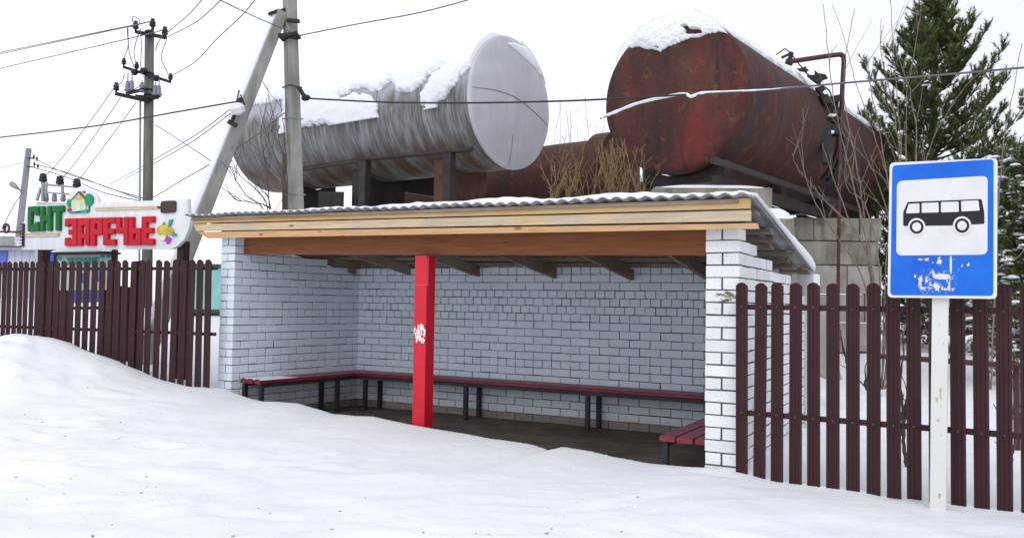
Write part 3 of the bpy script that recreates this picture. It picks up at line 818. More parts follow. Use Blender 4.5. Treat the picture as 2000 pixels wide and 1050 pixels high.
# ------------------------------------------------------------------ garden society sign
g0 = P(60, 480, 12.25); g1 = P(350, 480, 11.15)
gd = Vector((g1.x - g0.x, g1.y - g0.y, 0)).normalized(); gn = Vector((gd.y, -gd.x, 0)); gn = gn if gn.y < 0 else -gn
GS = lambda px, py, off=0.0: on_plane(px, py, g0, gn) + gn * off
Zr = lambda x, y: (x / 4.1667, 270 + y / 4.1667)
gb = GS(205, 560); gz = ground_z(gb.x, gb.y)
GA = thing('gate_sign', 'large white cut-out sign with green and red letters, house and shovel', 'sign', (gb.x, gb.y, gz))
GW = Mat('sign_board_white', .5); GWHITE = GW.color(GW.mix(GW.math('MULTIPLY', GW.ramp(GW.noise(2.2, 6, GW.map(scale=(5, 5, .5)), .65), [(.42, 0), (.7, 1)]), .55), (.76, .76, .79), (.52, .52, .56))).m
GEDGE = paint('pale_sign_back', (.70, .72, .78), .5, .04, 3)
mb = MB()
board = [(176, 906), (176, 720), (205, 650), (240, 560), (290, 540), (545, 538), (548, 500), (565, 455), (600, 415), (650, 395), (710, 405), (765, 440), (795, 490), (800, 525), (1440, 497), (1530, 492), (1532, 618), (1552, 650), (1535, 740), (1500, 820), (1440, 880), (1390, 900)]
mb.prism([GS(*Zr(x, y), -.06) for x, y in board], gn * .06)
bo = mb.build('sign_board', GWHITE, GA)
def gpoly(name, polys, mats, off=.02, th=.02, parent=None, mi=None):
    mb = MB()
    for i, pl in enumerate(polys): mb.prism([GS(*Zr(x, y), off + .0015 * i - th) for x, y in pl], gn * th, mi[i] if mi else 0)
    return mb.build(name, mats, parent or GA)
GLYPH = {
 'С': [(0, 0, .36, 1), (0, 0, 1, .26), (0, .74, 1, 1), (.64, .74, 1, 1), (.64, .62, 1, 1), (.64, 0, 1, .38)],
 'Н': [(0, 0, .37, 1), (.63, 0, 1, 1), (0, .38, 1, .62)],
 'Т': [(0, .74, 1, 1), (.3, 0, .7, 1)],
 'З': [(0, .78, 1, 1), (0, 0, 1, .22), (.62, 0, 1, 1), (.3, .4, 1, .6), (0, .7, .34, 1), (0, 0, .34, .3)],
 'А': [(0, 0, .36, 1), (.64, 0, 1, 1), (0, .74, 1, 1), (0, .26, 1, .46)],
 'Р': [(0, 0, .38, 1), (0, .78, 1, 1), (.62, .38, 1, 1), (0, .38, 1, .58)],
 'Е': [(0, 0, .42, 1), (0, .78, 1, 1), (0, .4, .92, .6), (0, 0, 1, .22)],
 'Ч': [(0, .42, .38, 1), (.62, 0, 1, 1), (0, .42, 1, .62)],
 'Ь': [(0, 0, .38, 1), (0, .40, 1, .60), (.62, 0, 1, .60), (0, 0, 1, .20)],
 'Д': [(.1, .16, .42, 1), (.62, .16, .94, 1), (.1, .8, .94, 1), (0, .16, 1, .34), (0, 0, .2, .34), (.8, 0, 1, .34)],
 'О': [(0, 0, .36, 1), (.64, 0, 1, 1), (0, 0, 1, .22), (0, .78, 1, 1)],
 'В': [(0, 0, .36, 1), (0, .8, 1, 1), (0, .4, 1, .58), (0, 0, 1, .2), (.66, 0, 1, 1)],
}
GREENL = paint('green_letter_plastic', (.003, .125, .025), .45, .15, 4, 0, 0, .25); REDL = paint('red_letter_plastic', (.50, .004, .018), .45, .1, 4, 0, 0, .25)
def letters(word, x0, x1, yb0, yt0, yb1, yt1, mat, depth, bev, gapf=.06, off=.0):
    n = len(word); w = (x1 - x0) / n
    for i, ch in enumerate(word):
        t = (i + .5) / n; yb, yt = lerp(yb0, yb1, t), lerp(yt0, yt1, t)
        xa, xb = x0 + w * (i + gapf / 2), x0 + w * (i + 1 - gapf / 2)
        o_ = GS(xa, yb, off); ux = GS(xb, yb + (yb1 - yb0) / n, off) - o_; uy = GS(xa + .4, yt, off) - o_
        mb = MB(); mb.cells(GLYPH[ch], o_, ux, uy, gn * depth); mb.build('letter', mat, GA, bevel=bev)
letters('СНТ', 58, 129.5, 453, 404, 451, 402, GREENL, .05, .016)
letters('ЗАРЕЧЬЕ', 131, 305.5, 480.5, 427.5, 478.5, 423, REDL, .05, .008, .05)
HANDLE = paint('tool_handle_yellow', (.52, .40, .20), .5, .1); HANDD = paint('tool_handle_light', (.66, .58, .42), .5, .1)
IRONB = paint('shovel_brown', (.055, .028, .02), .5, .2)
gpoly('shovel_handle', [[(780, 588), (780, 565), (1300, 553), (1300, 574)], [(780, 580), (780, 588), (1300, 574), (1300, 567)]], [HANDLE, HANDD], .02, .02, mi=[0, 1])
gpoly('shovel_blade', [rounded([(1316, 611), (1318, 514), (1440, 508), (1437, 604)], 22, 4), [(1290, 570), (1290, 553), (1318, 556), (1318, 568)]], IRONB, .024, .02)
gpoly('rake_handle', [[(205, 800), (205, 778), (485, 772), (485, 796)], [(205, 800), (205, 791), (485, 788), (485, 796)]], [HANDLE, HANDD], .02, .02, mi=[0, 1])
gpoly('rake_head', [[(188, 880), (192, 695), (204, 695), (200, 880)]] + [[(174, y + 9), (174, y), (192, y), (192, y + 9)] for y in (695, 721, 747, 773, 799, 825, 851, 872)] + [[(200, 796), (200, 784), (216, 785), (216, 795)]], BLACK, .02, .02)
HY = paint('house_yellow', (.50, .42, .16), .5); HP = paint('house_pale_green', (.55, .66, .38), .5); HR = paint('house_roof', (.06, .07, .03), .5); TG = paint('sign_tree_green', (.01, .26, .12), .5); TG2 = paint('sign_leaf_teal', (.02, .30, .2), .5); WD = paint('house_door', (.62, .62, .62), .5); FL = paint('sign_flower_red', (.35, .03, .06), .5); HW = paint('gable_cream', (.65, .48, .3), .5)
house = [[(590, 605), (590, 500), (650, 440), (705, 500), (705, 605)], [(590, 500), (650, 436), (705, 500)], [(582, 510), (648, 432), (655, 432), (712, 498), (704, 502), (651, 446), (590, 510)], [(632, 603), (632, 512), (664, 512), (664, 603)], ngon_ring(651, 480, 14, 16), [(570, 610), (575, 596), (640, 594), (716, 580), (722, 608)], ngon_ring(578, 585, 18, 12), [(628, 606), (628, 598), (668, 598), (668, 606)]]
gpoly('house_picture', house, [HP, HY, HR, WD, HW, TG2, FL, BLACK], .02, .02, mi=[0, 1, 2, 3, 4, 5, 6, 7])
gpoly('tree_picture', [ragged(732, 502, 37, 52, 30, 2, .12), [(728, 600), (728, 540), (735, 540), (735, 600)]], [TG, TG2], .022, .02, mi=[0, 0])
gpoly('tree_picture', [ragged(570, 528, 20, 34, 24, 3, .15)], TG, .022, .02)
gpoly('flower_picture', [ragged(688, 438, 12, 8, 14, 4, .3)], FL, .022, .02)
OR = paint('sign_orange', (.62, .34, .05), .5); YE = paint('sign_yellow', (.62, .52, .06), .5); GR = paint('sign_lime', (.30, .55, .08), .5); PU = paint('sign_purple', (.38, .04, .42), .5); PG = paint('sign_pale_green', (.6, .72, .5), .5)
veg = [ngon_ring(1325, 750, 44, 24), ragged(1338, 740, 36, 44, 24, 5, .1), ngon_ring(1385, 755, 32, 20), ragged(1350, 775, 22, 26, 20, 6, .2), ragged(1330, 810, 30, 24, 20, 7, .2), ngon_ring(1375, 825, 25, 20), [(1362, 838), (1392, 840), (1365, 862)], [(1375, 720), (1385, 665), (1418, 658), (1392, 720)], [(1405, 795), (1415, 765), (1430, 770), (1446, 785), (1440, 797)], [(1335, 700), (1338, 682), (1350, 690), (1348, 702)]]
gpoly('vegetable_picture', veg, [OR, YE, GR, PU, PG, TG2], .012, .01, mi=[0, 1, 0, 2, 4, 3, 3, 5, 5, 5])
for px in (70, 343):
    mb = MB(); q = GS(px, 470, -.14); mb.bar((q.x, q.y, -.1), (q.x, q.y, q.z), .125 if px == 70 else .12, .1, (gd.x, gd.y, 0)); mb.build('sign_post', FENCE, GA)

# small board behind the fence
h0 = P(165, 520, 13.3); hd = gd; hn = gn
GS_old = GS
HS = lambda px, py, off=0.0: on_plane(px, py, h0, hn) + hn * off
hb = HS(165, 560); hz = ground_z(hb.x, hb.y)
HB = thing('info_board', 'pale mint notice board with teal lettering and a snowy little roof', 'notice board', (hb.x, hb.y, hz))
MINT = paint('mint_board', (.62, .74, .71), .5, .05); TEAL = paint('teal_letter', (.05, .42, .33), .5, .1); BLUEP = paint('board_blue_print', (.08, .2, .6), .5, .5, 14)
mb = MB(); mb.prism([HS(107, 566, -.04), HS(219, 566, -.04), HS(218, 497, -.04), HS(107, 498, -.04)], hn * .04); mb.build('board_panel', MINT, HB)
GS = HS
_GA = GA; GA = HB
letters('ЗДОРОВОЕ', 130, 194, 517, 503.5, 516, 502.5, TEAL, .008, 0, .22, 0)
for pl in ([ragged(201, 500, 6, 4, 14, 2, .3)], [ragged(213, 499, 5, 5, 14, 3, .3)], [ragged(112, 503, 5, 4, 14, 4, .3)], [ragged(118, 505, 3, 4, 14, 4, .3)]):
    mb = MB(); mb.prism([HS(x, y, .0) for x, y in pl[0]], hn * .006); mb.build('leaf_print', TEAL, HB)
mb = MB(); mb.prism([HS(190, 550, 0), HS(199, 550, 0), HS(199, 528, 0), HS(190, 528, 0)], hn * .004); mb.prism([HS(160, 552, 0), HS(168, 552, 0), HS(168, 533, 0), HS(160, 533, 0)], hn * .004); mb.build('blue_print', BLUEP, HB)
GA = _GA; GS = GS_old
mb = MB(); mb.bar(HS(112, 495.5, .02), HS(221, 494, .02), .34, .025); mb.build('board_roof', BLACK, HB)
mb = MB()
n_ = 24; rings = []
for i in range(n_ + 1):
    t = i / n_; c_ = HS(lerp(119, 220, t), lerp(494, 492.5, t), .02); hh = .07 * (min(1, 4 * t, 8 * (1 - t)) ** .5) + .01
    rings.append([c_ + hn * a + Vector((0, 0, b * hh)) for a, b in ((-.17, 0), (-.15, .7), (-.05, 1), (.06, 1), (.15, .7), (.17, 0))])
for r_ in rings: mb.v += [tuple(x) for x in r_]
for i in range(n_):
    for k in range(6): mb.f.append([i * 6 + k, i * 6 + (k + 1) % 6, (i + 1) * 6 + (k + 1) % 6, (i + 1) * 6 + k]); mb.m.append(0); mb.t.append(.5)
mb.build('roof_snow', SNOW, HB, smooth=True)
for px in (109, 222):
    mb = MB(); q = HS(px, 500, -.02); mb.bar((q.x, q.y, 0), (q.x, q.y, q.z + .1), .07, .07); mb.build('board_post', FENCE, HB)

# ------------------------------------------------------------------ utility poles
def pole(mb, a, b, w0, w1, rot=.6, n=8, groove=True):
    a, b = Vector(a), Vector(b); prof = [(-1, -.85), (-.85, -1), (.85, -1), (1, -.85), (1, .85), (.85, 1), (-.85, 1), (-1, .85)]
    d = (b - a).normalized(); e1 = Vector((math.cos(rot), math.sin(rot), 0)); e1 = (e1 - d * e1.dot(d)).normalized(); e2 = d.cross(e1)
    k = 12
    for i in range(k + 1):
        t = i / k; c = a.lerp(b, t); w = lerp(w0, w1, t) / 2
        for x, y in prof: mb.v.append(tuple(c + e1 * (x * w) + e2 * (y * w)))
    o = len(mb.v) - 8 * (k + 1)
    for i in range(k):
        for j in range(8): mb.f.append([o + i * 8 + j, o + i * 8 + (j + 1) % 8, o + (i + 1) * 8 + (j + 1) % 8, o + (i + 1) * 8 + j]); mb.m.append(0); mb.t.append(.5)
    mb.f.append([o + k * 8 + j for j in range(8)]); mb.m.append(0); mb.t.append(.5)
YM = 13.3
a = P(578, 430, YM); b = P(565, -30, YM); ax = (b - a).normalized(); gzp = ground_z(a.x, a.y); base = a - ax * ((a.z - gzp + .3) / ax.z)
MP = thing('utility_pole', 'grey concrete utility pole with a leaning snow-edged brace behind the shelter roof', 'utility pole', (base.x, base.y, gzp))
mb = MB(); pole(mb, base, b, .222, .168, .72); mb.build('pole_shaft', POLECON, MP)
ba, bb = P(372, 470, 12.75), P(549, 24, 13.25); bx = (bb - ba).normalized(); gb_ = ground_z(ba.x - 1, ba.y); bf = ba - bx * ((ba.z - gb_ + .3) / bx.z)
mb = MB(); pole(mb, bf, bb, .235, .175, .72); mb.build('brace', POLECON, MP)
mb = MB(); e2_ = Vector((-math.sin(.72), math.cos(.72), 0)); lft = Vector((-1, -.15, 0)); lft = (lft - bx * lft.dot(bx)).normalized(); up_ = bx.cross(lft)
ring = []
for i in range(61):
    t = lerp(.12, .985, i / 60); c_ = bf.lerp(bb, t); w = lerp(.235, .175, t) * .5; nn = .012 * nz(t * 30, 1, 1)
    e1 = Vector((math.cos(.72), math.sin(.72), 0)); e1 = (e1 - bx * e1.dot(bx)).normalized(); e2 = bx.cross(e1)
    f_ = -e1 if (-e1).dot(Vector((-1, 0, .3))) > 0 else e1           # face up and to the left
    cand = sorted([e1, -e1, e2, -e2], key=lambda q: -(q.z + .4 * -q.x))[0]
    s_ = bx.cross(cand)
    ring.append([c_ + cand * (w * .99) + s_ * (-w * .92), c_ + cand * (w + .03 + nn) + s_ * (-w * .7), c_ + cand * (w + .035 + nn) + s_ * (w * .6), c_ + cand * (w * .99) + s_ * (w * .9)])
for r_ in ring: mb.v += [tuple(x) for x in r_]
for i in range(60):
    for k in range(4): mb.f.append([i * 4 + k, i * 4 + (k + 1) % 4, (i + 1) * 4 + (k + 1) % 4, (i + 1) * 4 + k]); mb.m.append(0); mb.t.append(.5)
mb.build('brace_snow', SNOW, MP, smooth=True)
for ca, cb_, cw, ch_ in ((P(527, 27, 13.1), P(560, 19, 13.3), .10, .05), (P(547, 74, 13.15), P(584, 69, 13.15), .26, .045), (P(560, 40, 13.15), P(585, 42, 13.15), .06, .05)):
    mb = MB(); mb.bar(ca, cb_, cw, ch_); mb.build('clamp', BLACK, MP)
for py in (171, 232, 380):
    mb = MB(); c_ = base + ax * ((P(575, py, YM).z - base.z) / ax.z)
    e1 = Vector((math.cos(.72), math.sin(.72), 0)); e2 = Vector((-math.sin(.72), math.cos(.72), 0)); w = .113 if py < 300 else .118
    mb.tube([c_ + e1 * (i * w) + e2 * (j * w) for i, j in ((1, 1), (-1, 1), (-1, -1), (1, -1), (1, 1))], .008, 5); mb.build('steel_band', GREYMETAL if py != 171 else BLACK, MP)
mb = MB(); mb.bar(P(583, 170, YM - .15), P(597, 192, YM - .2), .05, .05); mb.lathe(P(590, 192, YM - .18), (1, -.2, .1), [(0, .03), (.03, .05), (.09, .05), (.13, .02)], 10); mb.build('cable_hook', BLACK, MP)
mb = MB(); mb.lathe(P(464, 214, 12.75), (-.3, -.4, 1), [(-.08, .05), (-.05, .1), (.03, .115), (.08, .08), (.1, .03)], 12, 0); mb.build('insulator', GLASSWHITE, MP)
mb = MB(); mb.bar(P(476, 180, 13.0), P(452, 240, 12.7), .04, .04); mb.bar(P(446, 237, 12.7), P(462, 246, 12.7), .05, .07); mb.tube([P(478, 205, 12.9), P(470, 185, 12.8), P(462, 200, 12.8), P(467, 176, 12.8)], .012, 5); mb.build('cable_bracket', BLACK, MP)

YP = 18.6
def insul(mb, c, s=1.0, ax=(0, 0, 1), mi=0):
    mb.lathe(c, ax, [(-.1 * s, .018), (-.02 * s, .02), (0, .05 * s), (.03 * s, .075 * s), (.06 * s, .05 * s), (.075 * s, .07 * s), (.11 * s, .06 * s), (.14 * s, .035 * s), (.16 * s, .05 * s), (.18 * s, .03 * s)], 10, mi)
a = P(287.5, 520, YP); b = P(292, 62, YP); gzp = ground_z(a.x, a.y); ax2 = (b - a).normalized(); base = a - ax2 * ((a.z - gzp + .3) / ax2.z)
WP = thing('power_pole', 'tall weathered wooden power pole with three crossarms of dark insulators', 'power pole', (base.x, base.y, gzp))
WPOLE = Mat('weathered_pole_wood', .85); nn_ = WPOLE.noise(3, 6, WPOLE.map(scale=(9, 9, .6)))
WPOLE.color(WPOLE.mix(WPOLE.ramp(nn_, [(.3, 0), (.7, 1)]), (.085, .082, .070), (.20, .195, .17))).bump(nn_, .4, .01)
mb = MB(); mb.tube([base, base.lerp(b, .5), b], [.115, .105, .095], 12); mb.build('pole_shaft', WPOLE.m, WP, smooth=True)
mb = MB(); mb.lathe(b, (0, 0, 1), [(-.08, .102), (.0, .104), (.03, .06)], 12); mb.build('pole_cap', BLACK, WP)
for (p0, p1, ins, w) in (((267, 63), (325, 74), ((265, 52, .95), (298, 48, 1), (322, 64, 1)), .07), ((241, 131), (332, 160), ((242, 121, .75), (267, 129, .75), (333, 151, .75)), .055), ((226, 183), (292, 198), ((227, 172, .95),), .075)):
    ca = thing  # crossarm part with its insulators as sub-parts
    mb = MB(); mb.bar(P(*p0, YP - .12), P(*p1, YP - .12), w, w); arm = mb.build('crossarm', BLACK, WP)
    for (x, y, s_) in ins:
        mb = MB(); insul(mb, P(x, y, YP - .12) - Vector((0, 0, .05)), s_); mb.build('insulator', INSUL, arm, smooth=True)
mb = MB(); mb.bar(P(296, 72, YP - .14), P(299, 50, YP - .14), .045, .05); mb.build('top_pin', BLACK, WP)
mb = MB(); mb.bar(P(246, 183, YP - .3), P(285, 174, YP - .2), .06, .06); mb.bar(P(264, 188, YP - .35), P(310, 191, YP - .15), .06, .06); mb.bar(P(292, 196, YP - .1), P(313, 187, YP - .1), .06, .05); mb.build('fuse_platform', BLACK, WP)
FUSE = paint('grey_fuse', (.2, .2, .25), .4, .3)
for (x, y, h) in ((249, 178, .34), (257, 177, .3), (277, 180, .2), (310, 186, .3), (303, 186, .22)):
    mb = MB(); mb.lathe(P(x, y, YP - .2), (0, 0, 1), [(0, .07), (.03, .075), (.05, .04), (.09, .06), (.11, .04), (.15, .055), (.17, .03), (.2, .045), (.22, .012), (h + .06, .012)], 9); mb.build('fuse', FUSE, WP, smooth=True)
for (x, y) in ((263, 140), (305, 152), (281, 138)):
    mb = MB(); mb.lathe(P(x, y, YP - .16), (0, 0, -1), [(-.05, .06), (0, .085), (.04, .07), (.08, .03)], 9); mb.build('hanging_insulator', INSUL, WP, smooth=True)
mb = MB(); mb.tube([P(274, 196, YP - .1), P(273, 350, YP - .1), P(272, 520, YP - .1)], .024, 6); mb.build('conduit', GREYMETAL, WP)
for py in (144, 176, 186):
    c_ = base.lerp(b, (P(290, py, YP).z - base.z) / (b.z - base.z)); mb = MB(); mb.lathe(c_, (0, 0, 1), [(-.02, .108), (.02, .108)], 12); mb.build('steel_band', BLACK, WP)
for pl in ([(262, 54), (249, 55), (250, 90), (241, 115)], [(272, 60), (262, 100), (266, 126)], [(262, 53), (259, 34), (272, 38), (272, 48)], [(325, 80), (315, 112), (324, 135), (330, 150)], [(274, 56), (276, 90), (275, 130), (280, 150)], [(243, 145), (238, 160), (228, 168)], [(250, 56), (252, 100), (262, 132)], [(320, 66), (308, 85), (304, 100)], [(278, 160), (272, 168), (264, 174)]):
    mb = MB(); mb.tube(smooth_pts([P(x, y, YP - .18 - .05 * (i % 2)) for i, (x, y) in enumerate(pl)], 6), .009, 5); mb.build('jumper_wire', CABLE_GREY, WP)

# far leaning pole with a street lamp
YL = 26
a = P(35, 480, YL); b = P(56, 290, YL); axl = (b - a).normalized(); gzp = ground_z(a.x, a.y); base = a - axl * ((a.z - gzp + .3) / axl.z)
LP = thing('lamp_pole', 'grey concrete pole leaning left with a small street lamp, behind the white sign', 'lamp pole', (base.x, base.y, gzp))
PALECON = mk_concrete('bluish_pole_concrete', (.30, .31, .34), (.2, .2, .22), 1.5)
mb = MB(); pole(mb, base, b, .21, .15, .4); mb.build('pole_shaft', PALECON, LP)
mb = MB(); mb.tube([P(44, 376, YL - .1), P(34, 367, YL - .2)], .03, 6); mb.build('lamp_arm', GREYMETAL, LP)
mb = MB(); mb.lathe(P(36, 369, YL - .2), P(19, 356, YL - .2) - P(36, 369, YL - .2), [(0, .03), (.06, .06), (.18, .085), (.28, .075), (.33, .02)], 10); mb.build('lamp_head', GREYMETAL, LP, smooth=True)
mb = MB(); mb.bar(P(54, 309, YL - .12), P(66, 309, YL - .12), .05, .03); mb.bar(P(53, 325, YL - .12), P(68, 327, YL - .12), .05, .03)
for x, y in ((66, 308), (72, 312), (67, 322), (74, 326)): insul(mb, P(x, y, YL - .12), .5)
mb.build('wire_bracket', BLACK, LP)

# transformer cabinet
YT = 21
q = P(110, 470, YT); gzp = ground_z(q.x, q.y)
TR = thing('transformer_station', 'grey transformer cabinet with steel frame and three black insulators behind the sign', 'transformer', (q.x, q.y, gzp))
mb = MB(); c0 = P(71, 394, YT); c1 = P(152, 398, YT); bk = Vector((.35, .95, 0)) * .9
mb.prism([(c0.x, c0.y, gzp - .1), (c1.x, c1.y, gzp - .1), (c1.x, c1.y, c1.z), (c0.x, c0.y, c0.z)], bk); mb.build('cabinet', paint('transformer_grey', (.42, .45, .46), .5, .1, 2, .2), TR)
mb = MB()
for pa_, pb_, w in (((84, 355), (84, 393), .06), ((152, 362), (152, 398), .06), ((84, 360), (152, 366), .045), ((85, 375), (142, 380), .04), ((72, 392), (80, 366), .05), ((91, 356), (90, 386), .04), ((122, 356), (122, 386), .05)):
    mb.bar(P(*pa_, YT + .1), P(*pb_, YT + .1), w, w, (.1, 1, 0))
mb.build('steel_frame', GREYMETAL, TR)
for x, y in ((84, 352), (117, 357), (150, 362)):
    mb = MB(); mb.lathe(P(x, y, YT + .1), (0, 0, 1), [(-.05, .03), (-.03, .09), (.02, .105), (.05, .075), (.08, .1), (.11, .07), (.14, .09), (.17, .05)], 12); mb.build('insulator', INSUL, TR, smooth=True)
for x in (90, 106, 123):
    mb = MB(); mb.lathe(P(x, 394, YT + .2), (0, 0, 1), [(0, .05), (.06, .07), (.1, .06), (.16, .055), (.2, .045), (.24, .02)], 10); mb.build('bushing', paint('grey_bushing', (.3, .3, .31), .5), TR, smooth=True)

# ------------------------------------------------------------------ wires
def wire(label, pts, r=.010, sag=0, mat=CABLE_GREY, group=None, n=14):
    q = [P(*p) for p in pts]
    if sag and len(q) == 2: q = [q[0].lerp(q[1], t / n) - Vector((0, 0, sag * 4 * (t / n) * (1 - t / n))) for t in range(n + 1)]
    elif len(q) > 2: q = smooth_pts(q, 10)
    def out(p): return p[0] < 1 or p[0] > 1999 or p[1] < 5
    if out(pts[0]): q = [q[0] + (q[0] - q[1]).normalized() * 14] + q          # run on past the frame
    if out(pts[-1]): q = q + [q[-1] + (q[-1] - q[-2]).normalized() * (14 if pts[-1][1] > 60 else 6)]
    mb = MB(); mb.tube(q, r, 5)
    return tag(mb.build('overhead_wire', mat, None), label, 'wire', 'overhead wires')
wire('upper of two close wires from the left edge to the wooden power pole', [(-40, 111, 26), (247, 52, 18.5), (264, 49, 18.5)], .011)
wire('lower of two close wires from the left edge to the wooden power pole', [(-40, 114, 26), (240, 55, 18.5), (290, 42, 18.5)], .011)
wire('single wire below the close pair from the left edge to the wooden power pole', [(-40, 143, 26), (255, 75, 18.5), (320, 58, 18.5)], .011)
wire('steep thin wire rising right from the top crossarm of the wooden power pole', [(322, 68, 18.5), (365, 32, 15), (400, -6, 12)], .0085)
wire('second thin wire rising right from the top crossarm of the wooden power pole', [(328, 72, 18.5), (385, 42, 15), (440, -8, 12)], .0085)
wire('long sagging wire from the middle crossarm of the wooden power pole up past the brace', [(335, 148, 18.5), (380, 122, 16.5), (425, 75, 14.5), (475, 28, 13), (505, -10, 12)], .0085)
wire('black cable from the left edge to the bracket on the concrete brace', [(-40, 273, 17), (180, 247, 15), (350, 218, 13.6), (466, 198, 12.8)], .013, 0, CABLE)
wire('thin wire coming down from the top edge to the clamp on the concrete pole', [(425, -2, 10), (500, 34, 11.8), (575, 66, 13.1)], .0075)
wire('thin wire rising from the concrete pole clamp to the top edge right of it', [(584, 70, 13.1), (700, 47, 12.6), (820, 25, 12), (930, -4, 11.4)], .0095)
wire('black bundled cable from the concrete pole across the silver tank to the snowy span', [(594, 192, 13.1), (760, 200, 12.8), (930, 201, 12.2), (1080, 198, 11.7), (1180, 194, 11.3), (1340, 185, 10.8)], .0135, 0, CABLE)
w = wire('snow-laden cable hanging across the rusty tank end and on past the pine', [(1172, 232, 11.5), (1200, 221, 11.4), (1250, 202, 11.2), (1330, 186, 10.9), (1350, 190, 10.8), (1372, 183, 10.75), (1440, 179, 10.5), (1520, 174, 10.2), (1640, 163, 9.8), (1820, 148, 9.2), (2060, 127, 8.5)], .0115, 0, CABLE_GREY)
mb = MB(); qs = smooth_pts([P(*p) for p in [(1174, 230, 11.5), (1200, 219.5, 11.4), (1250, 200.5, 11.2), (1330, 184, 10.9), (1350, 188.5, 10.8), (1372, 181.5, 10.75), (1440, 178, 10.5), (1500, 174.5, 10.25), (1560, 169, 10.1)]], 10)
mb.tube(qs, [max(.004, (.021 if i < 42 else .021 * (1 - (i - 42) / 44)) * (1 + .35 * nz(i * .33, 0, 1))) for i in range(len(qs))], 7); adopt(mb.build('wire_snow', SNOW, None, smooth=True), w)
# thin lines between poles on the left
for lab, pts in (
    ('thin wire slanting down from the lower crossarm to the left insulator of the transformer', [(228, 165, 18.4), (170, 245, 19.5), (110, 322, 20.8), (86, 344, 21)]),
    ('thin wire slanting down from the fuse platform to the middle insulator of the transformer', [(236, 190, 18.4), (185, 265, 19.5), (138, 330, 20.8), (119, 350, 21)]),
    ('thin wire slanting down from the wooden power pole to the right transformer insulator', [(266, 200, 18.4), (215, 270, 19.5), (168, 333, 20.8), (151, 356, 21)]),
    ('dark stay wire dropping right from the wooden power pole to the concrete brace', [(302, 243, 18.4), (360, 280, 15.5), (412, 314, 12.9)]),
    ('thin wire from the brace insulator sinking left behind the wooden power pole', [(456, 208, 12.8), (380, 265, 16), (290, 318, 20), (215, 360, 26)]),
    ('second thin wire from the brace insulator sinking left toward the far houses', [(450, 222, 12.8), (370, 280, 16), (290, 325, 20), (240, 352, 26)]),
    ('wire rising from behind the shovel sign to the middle of the concrete brace', [(296, 388, 17), (345, 358, 15), (413, 319, 12.9)]),
    ('wire from the concrete brace over the silver tank end to the concrete pole', [(413, 322, 12.9), (470, 285, 13), (510, 258, 13.1), (556, 220, 13.2)]),
    ('upper of the cables from the leaning lamp pole sinking right to the wooden power pole', [(66, 308, 25.8), (120, 335, 24), (200, 362, 21.5), (276, 390, 18.7)]),
    ('second of the cables from the leaning lamp pole sinking right to the wooden power pole', [(67, 320, 25.8), (140, 340, 23.5), (210, 366, 21), (283, 388, 18.7)]),
    ('lowest of the cables from the leaning lamp pole sinking right to the wooden power pole', [(68, 328, 25.8), (130, 346, 24), (200, 375, 21), (272, 392, 18.7)]),
    ('thin wire from the left edge to the leaning lamp pole', [(-30, 337, 30), (10, 326, 28), (48, 317, 26)]),
    ('thin cable dropping from the leaning lamp pole to the kiosk roof at the left edge', [(40, 382, 25.8), (25, 405, 24), (8, 438, 22.6)]),
):
    wire(lab, pts, .0085 if 'cable' not in lab else .012)

# ------------------------------------------------------------------ buildings at the left edge
YK = 23
def block(mb, px0, px1, pyt, Y, depth, zb, mi=0, tilt=0):
    a = P(px0, pyt, Y); b = P(px1, pyt + tilt, Y)
    mb.prism([(a.x, a.y, zb), (b.x, b.y, zb), (b.x, b.y, a.z), (a.x, a.y, a.z)], (0, depth, 0), mi); return a, b
q = P(20, 600, YK); gzp = ground_z(q.x, q.y)
KI = thing('kiosk', 'pale blue-grey sided kiosk under a snow-covered roof at the left edge', 'kiosk', (q.x, q.y, gzp))
SIDING = Mat('pale_blue_siding', .5); wv = SIDING.n.new('ShaderNodeTexWave'); wv.inputs['Scale'].default_value = 1.6; wv.bands_direction = 'X'; SIDING.l.new(SIDING.co, wv.inputs['Vector'])
SIDING.color(SIDING.mix(SIDING.ramp(wv.outputs['Fac'], [(.0, 1), (.08, 0)]), (.55, .58, .66), (.36, .38, .46)))
BLUEB = paint('bright_blue_sheet', (.02, .10, .62), .5, .15, 3); BLUEV = paint('violet_blue_sheet', (.14, .16, .55), .5, .15, 3)
mb = MB(); block(mb, -60, 66, 488, YK, 2.5, gzp - .2); mb.build('kiosk_wall', SIDING.m, KI)
mb = MB(); block(mb, -8, 13, 490, YK - .05, .049, gzp + .7); mb.build('blue_panel', BLUEV, KI)
mb = MB(); block(mb, -64, 68, 481, YK - .25, 2.9, P(0, 489, YK).z, 0, 0); mb.build('kiosk_roof', GREYMETAL, KI)
mb = MB(); a_ = P(-64, 480, YK - .25); b_ = P(69, 480, YK - .25)
mb.prism([a_, b_, b_ + Vector((-.15, 0, .14)), P(28, 467, YK), P(26, 461, YK), P(-64, 459, YK)], (0, 2.8, 0)); mb.build('roof_snow', SNOW, KI)
mb = MB(); a_ = P(-2, 478, YK - .3); b_ = P(26, 472, YK - .3); mb.prism([P(-30, 482, YK - .3), P(27, 478, YK - .3), P(27, 461, YK - .3), P(-30, 461, YK - .3)], (0, .03, 0)); mb.build('roof_fascia', paint('grey_fascia', (.3, .3, .31), .6, .2), KI)
mb = MB(); mb.tube(smooth_pts([P(6, 448, YK - .2), P(10, 438, YK - .2), P(17, 441, YK - .2), P(16, 452, YK - .2), P(9, 452, YK - .2), P(11, 441, YK - .2)], 6), .035, 6); mb.tube([P(-10, 452, YK - .2), P(42, 453, YK - .2)], .03, 5)
tag(mb.build('cable_coil', paint('dull_red_cable', (.14, .03, .035), .5, .3), None), 'dull red coil of cable hanging above the kiosk roof', 'cable coil')
YK2 = 20
